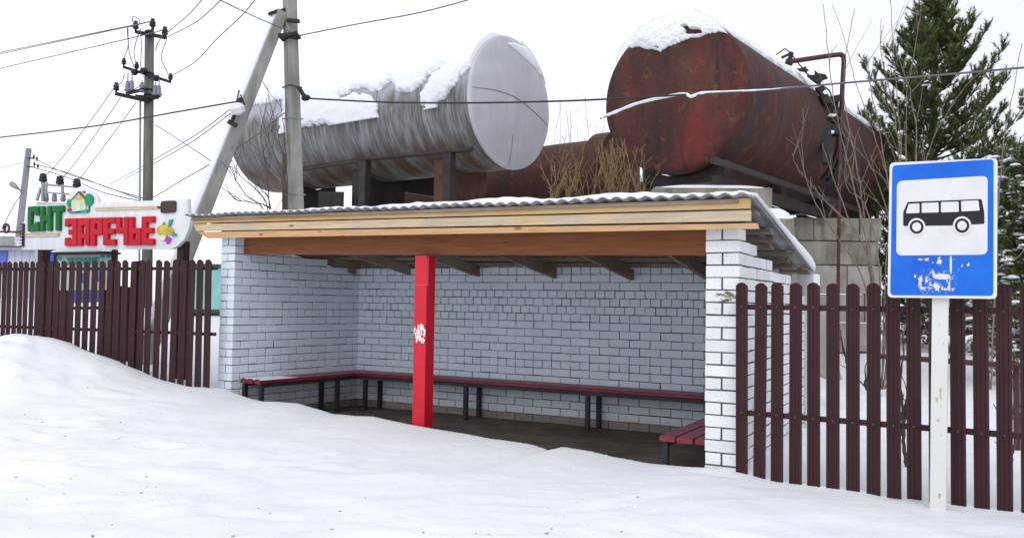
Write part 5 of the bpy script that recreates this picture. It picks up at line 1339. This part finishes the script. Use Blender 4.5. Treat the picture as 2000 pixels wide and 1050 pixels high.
# top block right under the near end
def fbs(label, x0, x1, pyt, Y, depth, h, yaw, snow_h):
    poly, zt = px_block(x0, x1, pyt, Y, depth, 0, yaw); c_ = sum(poly, Vector((0, 0))) / 4
    t = thing('concrete_block', label, 'concrete block', V2(c_, zt - h), 'stacked concrete blocks')
    mb = MB(); n_ = 5
    mb.prism([V2(p_, zt - h) for p_ in poly], (0, 0, h)); ob = mb.build('block_body', BLOCKCON, t, bevel=.05)
    if snow_h:
        mb = MB(); gx_, gy_ = 12, 8
        for j in range(gy_ + 1):
            for i in range(gx_ + 1):
                u, v = i / gx_, j / gy_; q = (poly[0].lerp(poly[1], u)).lerp(poly[3].lerp(poly[2], u), v)
                e = min(1, min(u, 1 - u) * 3.6) ** .5 * min(1, min(v, 1 - v) * 3.6) ** .5
                mb.v.append((q.x, q.y, zt - .02 + snow_h * e * (1 + .15 * nz(u * 4, v * 4, 1, 3))))
        for j in range(gy_):
            for i in range(gx_): mb.f.append([j * (gx_ + 1) + i, j * (gx_ + 1) + i + 1, (j + 1) * (gx_ + 1) + i + 1, (j + 1) * (gx_ + 1) + i]); mb.m.append(0); mb.t.append(.5)
        mb.build('block_snow', SNOW, t, smooth=True)
    return t
fbs('long mossy concrete block with a snowy right end under the rusty tank', 1276, 1506, 364, 14.3, .5, .58, -.06, .07)
fbs('short concrete block with a rounded snow cap beside the shelter roof edge', 1440, 1551, 424, 14.1, .45, .58, -.06, .20)
fbs('concrete block hidden low behind the shelter roof, below the long block', 1290, 1440, 430, 14.5, .5, .58, -.06, 0)
poly, zt = px_block(1285, 1500, 494, 14.6, .6, 0, -.06); wall_box('tank_pier', 'concrete pier under the near end of the rusty tank', 'pier', poly, 0, zt, BLOCKCON, 'concrete piers under the tanks')
# concrete wall seen behind the right fence: courses of big blocks
CW = thing('concrete_wall', 'tall mossy wall of big concrete blocks under the far end of the rusty tank', 'wall', V2((P(1640, 600, 19.4).x, P(1640, 600, 19.4).y), .6))
r_ = random.Random(5)
for row, (pt, pb_) in enumerate(((424, 469), (470, 516), (517, 572), (573, 628), (629, 684))):
    x = 1470
    while x < 1718:
        w_ = r_.choice((90, 110, 120, 75)); x1 = min(x + w_, 1720 + r_.uniform(-4, 3))
        if 1720 - x1 < 30: x1 = 1720 + r_.uniform(-3, 3)
        zt_ = P(x, pt, 19.4).z; zb__ = P(x, pb_, 19.4).z; a_ = P(x, 500, 19.4); b_ = P(x1 - 1, 500, 19.4); oy = r_.uniform(-.03, .03)
        zt_ = P(1600, pt, 19.4).z; zb__ = P(1600, pb_, 19.4).z
        mb = MB(); mb.prism([(a_.x, a_.y + oy, zb__), (b_.x, b_.y + oy, zb__), (b_.x, b_.y + oy, zt_ - .012), (a_.x, a_.y + oy, zt_ - .012)], (0, .5, 0)); mb.build('wall_block', BLOCKCON if row < 2 else CONCRETE, CW, bevel=.012)
        x = x1
# low dark panels and a snow heap between the piers
wall_box('steel_panel', 'dark steel panel standing under the left half of the silver tank', 'panel', [Vector((P(x, 380, y).x, P(x, 380, y).y)) for x, y in ((622, 19.6), (672, 19.6), (672, 19.9), (622, 19.9))], 1.0, P(640, 374, 19.6).z, DARKST, None, .005)
mb = MB(); mb.prism([P(x, y, 20.8) for x, y in ((738, 344), (935, 344), (935, 396), (862, 386), (740, 367))], (.05, .25, 0)); tag(mb.build('steel_panel', DARKST, None, bevel=.005), 'long dark steel panel in the shade under the right half of the silver tank', 'panel')
# broken concrete and rail behind the right fence
for lab, pl, Y, dep in (('grey broken concrete ring piece lying in snow behind the right fence', [(1556, 712), (1560, 650), (1572, 638), (1590, 648), (1596, 700), (1592, 722)], 11.5, .5), ('pale tilted concrete slab leaning in the snow behind the right fence', [(1594, 725), (1600, 612), (1622, 606), (1632, 690), (1646, 742), (1612, 740)], 11.0, .3)):
    mb = MB(); mb.prism([P(x, y, Y) for x, y in pl], (.05, dep, 0)); tag(mb.build('concrete_debris', CONCRETE, None, bevel=.02), lab, 'concrete debris')
mb = MB(); ra = [P(1705, 694, 9.6), P(1870, 706, 8.6), P(2100, 722, 7.6)]
mb.tube(smooth_pts(ra, 4), .03, 6)
for q in ra[:2] + [P(1985, 714, 8.1)]: mb.tube([q, (q.x, q.y, ground_z(q.x, q.y) - .1)], .03, 6)
tag(mb.build('pipe_rail', PIPE, None), 'dark low pipe rail in the snow behind the right fence', 'rail')

# ------------------------------------------------------------------ vegetation
def mk_needles(name, c0, c1):
    m = Mat(name, .6, 0, .25); t = m.attr('tint'); m.color(m.mix(t, c0, c1)); m.b.inputs['Specular IOR Level'].default_value = .2; return m.m
NEEDLE = mk_needles('pine_needles', (.034, .060, .020), (.16, .20, .065))
BARK = Mat('pine_bark', .9); BARK.color(BARK.mix(BARK.ramp(BARK.noise(6, 5), [(.3, 0), (.7, 1)]), (.05, .035, .026), (.13, .085, .06))); BARK = BARK.m
def twig_mat(name, a, b): return paint(name, [(x + y) / 2 for x, y in zip(a, b)], .8, .35, 7)
TWIG = twig_mat('grey_brown_twig', (.15, .12, .10), (.24, .19, .16)); TWIGY = twig_mat('yellow_willow_twig', (.15, .105, .045), (.24, .17, .07)); TWIGD = twig_mat('dark_twig', (.06, .05, .045), (.1, .08, .07))
def shoots(bases, dirs, lens, rnd, nn=26, nl=.085, nw=.008):
    """needle brushes as one vertex/face array: thin triangles leaving each shoot"""
    V = []; Fc = []; Tn = []
    for b, d, l in zip(bases, dirs, lens):
        d = d.normalized(); e1 = d.orthogonal().normalized(); e2 = d.cross(e1); tint = min(1, max(0, rnd.gauss(.5, .25)))
        for k in range(nn):
            a = rnd.uniform(0, 2 * math.pi); t = (k + rnd.random()) / nn; o = b + d * (l * t); rad = e1 * math.cos(a) + e2 * math.sin(a)
            tip = o + (d * rnd.uniform(.45, .95) + rad * rnd.uniform(.5, .9)).normalized() * nl * rnd.uniform(.7, 1.15)
            s = d.cross(rad) * nw; i = len(V); V += [tuple(o - s), tuple(o + s), tuple(tip)]; Fc.append((i, i + 1, i + 2)); Tn.append(min(1, max(0, tint + rnd.gauss(0, .1))))
    return V, Fc, Tn
def pine(name, label, cat, base, H, prof, seed, nwhorl, lean=0, snow=.0, dens=1.0, minz=.06, big=1.0):
    """prof: [(height fraction, half width)]"""
    rnd = random.Random(seed); root = thing(name, label, cat, base, 'snowy pines behind the right fence'); base = Vector(base)
    tp = [base + Vector((.05 * math.sin(k * 1.3 + seed) + lean * k / 10, .05 * math.cos(k * .9), H * k / 10 - .2 * (k == 0))) for k in range(11)]
    mb = MB(); mb.tube(tp, [.15 * (1 - k / 10.5) * (H / 7) + .012 for k in range(11)], 8); mb.build('trunk', BARK, root, smooth=True)
    br = MB(); B_, D_, L_ = [], [], []; snowv = MB()
    def tpos(h):
        f = min(.999, max(0, h)) * 10; i = int(f); return tp[i].lerp(tp[i + 1], f - i)
    for w in range(nwhorl):
        h = minz + (1 - minz) * (w / nwhorl) ** .92; nb = rnd.randint(5, 7)
        for k in range(nb):
            hh = min(.985, h + rnd.uniform(-.02, .02)); az = 2 * math.pi * (k / nb) + rnd.uniform(-.3, .3) + w * .7
            Rr = interp(prof, hh) * rnd.uniform(.7, 1.12); o = tpos(hh); out = Vector((math.cos(az), math.sin(az), 0))
            rise = lerp(.05, .75, hh ** 1.3) + rnd.uniform(-.08, .08)
            n = 7; pts = [o + out * (Rr * t) + Vector((0, 0, Rr * (rise * t - .22 * t * (1 - t) * 2 * (1 - hh) + .3 * t * t * t))) for t in [i / n for i in range(n + 1)]]
            br.tube(pts, [.022 * (1 - .85 * i / n) * (Rr / 1.5 + .35) + .003 for i in range(n + 1)], 5)
            for i in range(2 if Rr > .7 else 1, n + 1):
                p = pts[i]; d0 = (pts[i] - pts[i - 1]).normalized()
                for s in (-1, 1, 0):
                    if s == 0 and i < n: continue
                    sl = Rr * rnd.uniform(.16, .34) * (1.15 - .55 * i / n) if s else .12
                    dirn = (d0 * .75 + (Vector((-out.y, out.x, 0)) * s * .75 if s else Vector((0, 0, 0))) + Vector((0, 0, .18 + .3 * rnd.random()))).normalized()
                    q = p + dirn * sl
                    if s: br.tube([p, q], [.006, .003], 4, cap=False)
                    m = max(1, int(dens * (1 + sl / .11)))
                    for j in range(m):
                        bb_ = p.lerp(q, (j + rnd.random()) / m); dd_ = (dirn * .7 + Vector((rnd.gauss(0, .35), rnd.gauss(0, .35), .5 + rnd.gauss(0, .2)))).normalized()
                        B_.append(bb_); D_.append(dd_); L_.append(rnd.uniform(.12, .24) * big)
                    if snow and rnd.random() < snow * (1.2 - hh):
                        m_n = rnd.randint(2, 4)
                        for z_ in range(m_n):
                            c_ = p.lerp(q, rnd.uniform(.3, 1.05)) + Vector((rnd.gauss(0, .03), rnd.gauss(0, .03), .02)); rr = rnd.uniform(.018, .05); sx_, sy_ = dirn.x, dirn.y
                            def rg(f_, zz): return [c_ + Vector(((rr * f_ * (1 + .35 * math.sin(x * 2.1 + z_)) * math.cos(2 * math.pi * x / 7)) * 1.3, rr * f_ * math.sin(2 * math.pi * x / 7), zz)) for x in range(7)]
                            snowv.add(rg(1.5, -.012) + rg(1.1, rr * .4) + rg(.45, rr * .62), [(a_ * 7 + x, a_ * 7 + (x + 1) % 7, a_ * 7 + 7 + (x + 1) % 7, a_ * 7 + 7 + x) for a_ in (0, 1) for x in range(7)] + [tuple(range(14, 21))])
    for k in range(10): B_.append(tp[10] - Vector((0, 0, .05 * k))); D_.append(Vector((rnd.gauss(0, .4), rnd.gauss(0, .4), 1))); L_.append(.16)
    br.build('branches', BARK, root)
    V, Fc, Tn = shoots(B_, D_, L_, rnd, 32 if big > 1 else 26, .088 * big, .0082 * big)
    m_ = MB(); m_.v = V; m_.f = [list(f) for f in Fc]; m_.m = [0] * len(Fc); m_.t = Tn; m_.build('crown', NEEDLE, root, tint=True)
    if snowv.v: snowv.build('branch_snow', SNOW, root, smooth=True)['kind'] = 'stuff'
    print(name, 'shoots', len(B_)); return root
pb0 = P(1828, 640, 22.5); gzp = ground_z(pb0.x, pb0.y)
H1 = P(1826, 8, 22.5).z - gzp
pine('pine_tree', 'tall dense green pine rising behind the bus stop sign', 'pine tree', (pb0.x, pb0.y, gzp), H1, [(0, 1.9), (.2, 2.3), (.4, 2.2), (.55, 1.9), (.68, 1.5), (.8, 1.0), (.9, .55), (1, .2)], 3, 21, -.02, .07, 1.25, .06, 1.35)
pb1 = P(2010, 640, 14.5); gzp = ground_z(pb1.x, pb1.y)
pine('pine_tree', 'snow-laden small pine at the right edge beside the bus sign', 'pine tree', (pb1.x, pb1.y, gzp), P(1990, 300, 14.5).z - gzp, [(0, 1.0), (.3, 1.05), (.55, .8), (.8, .5), (1, .2)], 8, 16, -.05, .35, 1.0)
pb2 = P(1905, 640, 20); gzp = ground_z(pb2.x, pb2.y)
pine('pine_tree', 'low bushy pine behind the fence pickets right of the sign post', 'pine tree', (pb2.x, pb2.y, gzp), 3.2, [(0, 1.5), (.4, 1.5), (.7, 1.0), (1, .3)], 12, 9, 0, .5, .9, .03)
pb3 = P(1778, 640, 24); gzp = ground_z(pb3.x, pb3.y)
pine('pine_tree', 'low snowy pine between the concrete wall and the sign', 'pine tree', (pb3.x, pb3.y, gzp), 3.6, [(0, 1.1), (.4, 1.1), (.7, .7), (1, .2)], 15, 9, 0, .5, .8, .03)

def shrub(name, label, cat, mat, stems, Y, r0, seed, twigs=3, jitter=.25, group=None, tw_len=.9, base_z=None):
    """stems: pixel polylines from foot to tip, spread a little in depth"""
    rnd = random.Random(seed); f = P(*stems[0][0], Y); gz_ = ground_z(f.x, f.y); root = thing(name, label, cat, (f.x, f.y, gz_), group)
    for st in stems:
        mb = MB(); dy = rnd.uniform(-jitter, jitter); n0 = len(st)
        pts = smooth_pts([P(x, y, Y + dy * (i + .3) / n0 * 2) for i, (x, y) in enumerate(st)], 6); L = len(pts)
        sc_ = rnd.uniform(.75, 1.15)
        pts = [p_ + Vector((rnd.gauss(0, .006), rnd.gauss(0, .006), 0)) for p_ in pts]
        mb.tube(pts, [max(.0045, r0 * sc_ * (1 - .8 * i / L)) for i in range(L)], 6)
        for k in range(twigs):
            i = rnd.randint(int(L * .25), L - 3); p = pts[i]; d = (pts[i + 1] - pts[i]).normalized()
            dirn = (d + Vector((rnd.gauss(0, .55), rnd.gauss(0, .4), rnd.uniform(.0, .5)))).normalized(); l = tw_len * rnd.uniform(.35, 1)
            q = [p, p + dirn * l * .5 + Vector((0, 0, .02)), p + dirn * l + Vector((rnd.gauss(0, .05), 0, .1 * l))]
            mb.tube(smooth_pts(q, 4), [max(.0035, r0 * .4 * (1 - .7 * j / 8)) for j in range(9)], 4)
            if rnd.random() < .5:
                d2 = (dirn + Vector((rnd.gauss(0, .6), rnd.gauss(0, .5), rnd.uniform(0, .5)))).normalized(); mb.tube([q[1], q[1] + d2 * l * .4], [.005, .003], 4)
        mb.build('stem', mat, root)
    return root
shrub('bare_shrub', 'bare brown shrub with tall thin stems between the rusty tank and the bus sign', 'shrub', TWIG,
      [[(1716, 760), (1712, 600), (1690, 430), (1668, 300), (1650, 200), (1652, 110), (1669, 18)],
       [(1716, 760), (1705, 560), (1672, 380), (1640, 250), (1620, 130), (1609, 8)],
       [(1722, 760), (1735, 560), (1748, 420), (1760, 300), (1752, 190), (1745, 100), (1738, -10)],
       [(1722, 760), (1730, 520), (1740, 380), (1705, 260), (1668, 150), (1655, 90)],
       [(1725, 760), (1760, 520), (1770, 330), (1772, 180), (1790, 80), (1802, -8)],
       [(1725, 760), (1755, 540), (1762, 380), (1748, 230), (1722, 110), (1722, 60)],
       [(1712, 760), (1690, 560), (1640, 470), (1600, 410), (1570, 330), (1566, 236)],
       [(1712, 760), (1700, 540), (1670, 450), (1620, 400), (1560, 330), (1548, 300)],
       [(1728, 760), (1790, 560), (1800, 400), (1815, 290), (1870, 190), (1915, 140)],
       [(1725, 760), (1748, 500), (1730, 330), (1700, 170), (1690, 120)],
       [(1720, 760), (1700, 520), (1655, 420), (1622, 330), (1606, 280)],
       [(1722, 760), (1742, 480), (1712, 350), (1682, 300), (1640, 256)],
       [(1726, 760), (1772, 480), (1790, 300), (1782, 200), (1770, 150)],
       [(1718, 760), (1716, 520), (1690, 400), (1652, 360), (1660, 250)]], 12.6, .0135, 4, 5, .4, None, .8)
shrub('bare_shrub', 'bare grey shrub stem at the right edge in front of the pine', 'shrub', TWIG, [[(1935, 760), (1945, 520), (1958, 300), (1975, 200), (1996, 85)], [(1935, 760), (1925, 560), (1990, 500), (2010, 480)]], 11, .013, 9, 4, .2, None, .6)
shrub('bare_shrub', 'dark bare shrub at the foot of the concrete pole in front of the silver tank', 'shrub', TWIGD,
      [[(555, 560), (560, 405), (556, 330), (540, 250), (524, 185)], [(552, 560), (556, 420), (545, 330), (520, 260), (508, 210)], [(556, 560), (562, 400), (558, 300), (552, 230), (546, 195)], [(548, 560), (530, 420), (520, 330), (510, 270), (512, 240)],
       [(545, 560), (520, 420), (480, 380), (450, 330), (444, 320)], [(548, 560), (525, 410), (500, 370), (470, 345), (448, 325)], [(545, 560), (535, 420), (490, 395), (460, 390), (440, 360)], [(550, 560), (528, 400), (510, 370), (500, 340)]], 12.9, .014, 5, 5, .3, None, .6)
mb = MB(); q0_ = P(562, 600, 13.6); mb.tube([(q0_.x, q0_.y, ground_z(q0_.x, q0_.y) - .2), P(558, 405, 13.6), P(557, 300, 13.6)], [.075, .06, .045], 8)
tag(mb.build('dead_trunk', TWIGD, None, smooth=True), 'dark slim dead trunk standing close behind the concrete pole', 'tree trunk')
rnd = random.Random(11); st = []
for k in range(62):
    x = rnd.uniform(1075, 1262); h = rnd.uniform(290, 350) if x < 1120 else rnd.uniform(262, 345); lean_ = rnd.uniform(-26, 26)
    st.append([(x * .5 + 1165 * .5, 520), (x - lean_ * .3, 400), (x + lean_ * .3, (400 + h) / 2), (x + lean_, h)])
shrub('willow_shrub', 'yellowish willow twigs rising behind the shelter roof between the tanks', 'shrub', TWIGY, st, 13.4, .0062, 6, 3, .5, None, .4)
rnd = random.Random(13); st = []
for k in range(9):
    x = rnd.uniform(1085, 1175); h = rnd.uniform(180, 262); st.append([(1140, 520), (x * .5 + 570, 380), (x + rnd.uniform(-6, 6), 300), (x + rnd.uniform(-14, 14), h)])
shrub('willow_shrub', 'fine pale leafless twigs against the sky between the two big tanks', 'shrub', TWIG, st, 24, .0075, 7, 5, .5, None, .8)
shrub('bare_sapling', 'dark thin sapling with forked stem behind the right fence', 'sapling', TWIGD, [[(1774, 925), (1765, 870), (1762, 800), (1760, 720), (1768, 660)], [(1764, 850), (1772, 780), (1790, 740)], [(1668, 775), (1664, 745), (1656, 715), (1648, 690), (1640, 640)], [(1700, 770), (1690, 745), (1700, 725)]], 7.3, .018, 21, 3, .1, None, .3)
shrub('bare_sapling', 'second dark sapling leaning behind the last pickets at the right edge', 'sapling', TWIGD, [[(1970, 925), (1978, 880), (1990, 830), (2000, 790)], [(1972, 900), (1965, 850), (1985, 800)]], 6.9, .02, 22, 3, .1, None, .3)
# pine sprig caught between wall and fence
rnd = random.Random(2); sp0 = P(1442, 583, 6.60); root = thing('pine_sprig', 'green pine sprig stuck between the white pillar and the first picket', 'pine sprig', sp0)
mb = MB(); tips = [P(1400, 574, 6.52), P(1410, 588, 6.52), P(1418, 570, 6.5)]
Bs, Ds, Ls = [], [], []
for q in tips:
    mb.tube([sp0, sp0.lerp(q, .5) + Vector((0, 0, .015)), q], [.004, .003, .002], 4)
    for k in range(5): Bs.append(sp0.lerp(q, .35 + .13 * k)); Ds.append(q - sp0); Ls.append(.03)
mb.build('stem', BARK, root); V, Fc, Tn = shoots(Bs, Ds, Ls, rnd, 16, .045, .0016); m_ = MB(); m_.v = V; m_.f = [list(f) for f in Fc]; m_.m = [0] * len(Fc); m_.t = Tn; m_.build('needles', NEEDLE, root, tint=True)

# ------------------------------------------------------------------ light
w = bpy.data.worlds.new('World'); sc.world = w; w.use_nodes = True; nt = w.node_tree; N = nt.nodes; bg = N['Background']
sky = N.new('ShaderNodeTexSky'); sky.sky_type = 'NISHITA'; sky.sun_disc = False; sky.sun_elevation = R(44); sky.sun_rotation = R(192); sky.dust_density = 6; sky.air_density = 1.4
hs = N.new('ShaderNodeHueSaturation'); hs.inputs['Saturation'].default_value = .25; hs.inputs['Value'].default_value = 1.0; nt.links.new(sky.outputs[0], hs.inputs['Color'])
tc = N.new('ShaderNodeTexCoord'); nzn = N.new('ShaderNodeTexNoise'); nzn.inputs['Scale'].default_value = 1.6; nzn.inputs['Detail'].default_value = 3; nt.links.new(tc.outputs['Generated'], nzn.inputs['Vector'])
sx = N.new('ShaderNodeSeparateXYZ'); nt.links.new(tc.outputs['Generated'], sx.inputs[0])
def M_(op, a, b):
    n = N.new('ShaderNodeMath'); n.operation = op
    for k_, v_ in ((0, a), (1, b)):
        if hasattr(v_, 'is_linked'): nt.links.new(v_, n.inputs[k_])
        else: n.inputs[k_].default_value = v_
    return n.outputs[0]
# overcast: brightest low down, a horizon glow added to lighten the shelter inside, a little brighter to the left, soft cloud variation
lum = M_('ADD', M_('MULTIPLY', M_('POWER', M_('SUBTRACT', 1.0, M_('MAXIMUM', M_('MINIMUM', sx.outputs[2], 1.0), 0)), 4), 2.4), M_('ADD', M_('MULTIPLY', M_('MAXIMUM', sx.outputs[2], 0), 1.2), M_('ADD', M_('MULTIPLY', sx.outputs[0], -1.9), M_('ADD', 8.1, M_('MULTIPLY', nzn.outputs['Fac'], 1.0)))))
rp_ = N.new('ShaderNodeMix'); rp_.data_type = 'RGBA'; rp_.blend_type = 'MULTIPLY'; rp_.inputs[0].default_value = 1; rp_.inputs[7].default_value = (.955, .985, 1.075, 1); nt.links.new(lum, rp_.inputs[6])
mx = N.new('ShaderNodeMix'); mx.data_type = 'RGBA'; mx.inputs[0].default_value = .88; nt.links.new(hs.outputs[0], mx.inputs[6]); nt.links.new(rp_.outputs[2], mx.inputs[7])
nt.links.new(mx.outputs[2], bg.inputs['Color']); bg.inputs['Strength'].default_value = .1
sl = bpy.data.lights.new('sun', 'SUN'); sl.energy = .5; sl.angle = R(40); sl.color = (1, .97, .92); so = bpy.data.objects.new('sun', sl); COL.objects.link(so)
so.rotation_euler = (R(46), 0, R(-12))
sc.view_settings.view_transform = 'Standard'; sc.view_settings.look = 'None'; sc.view_settings.exposure = .29; sc.view_settings.gamma = 1
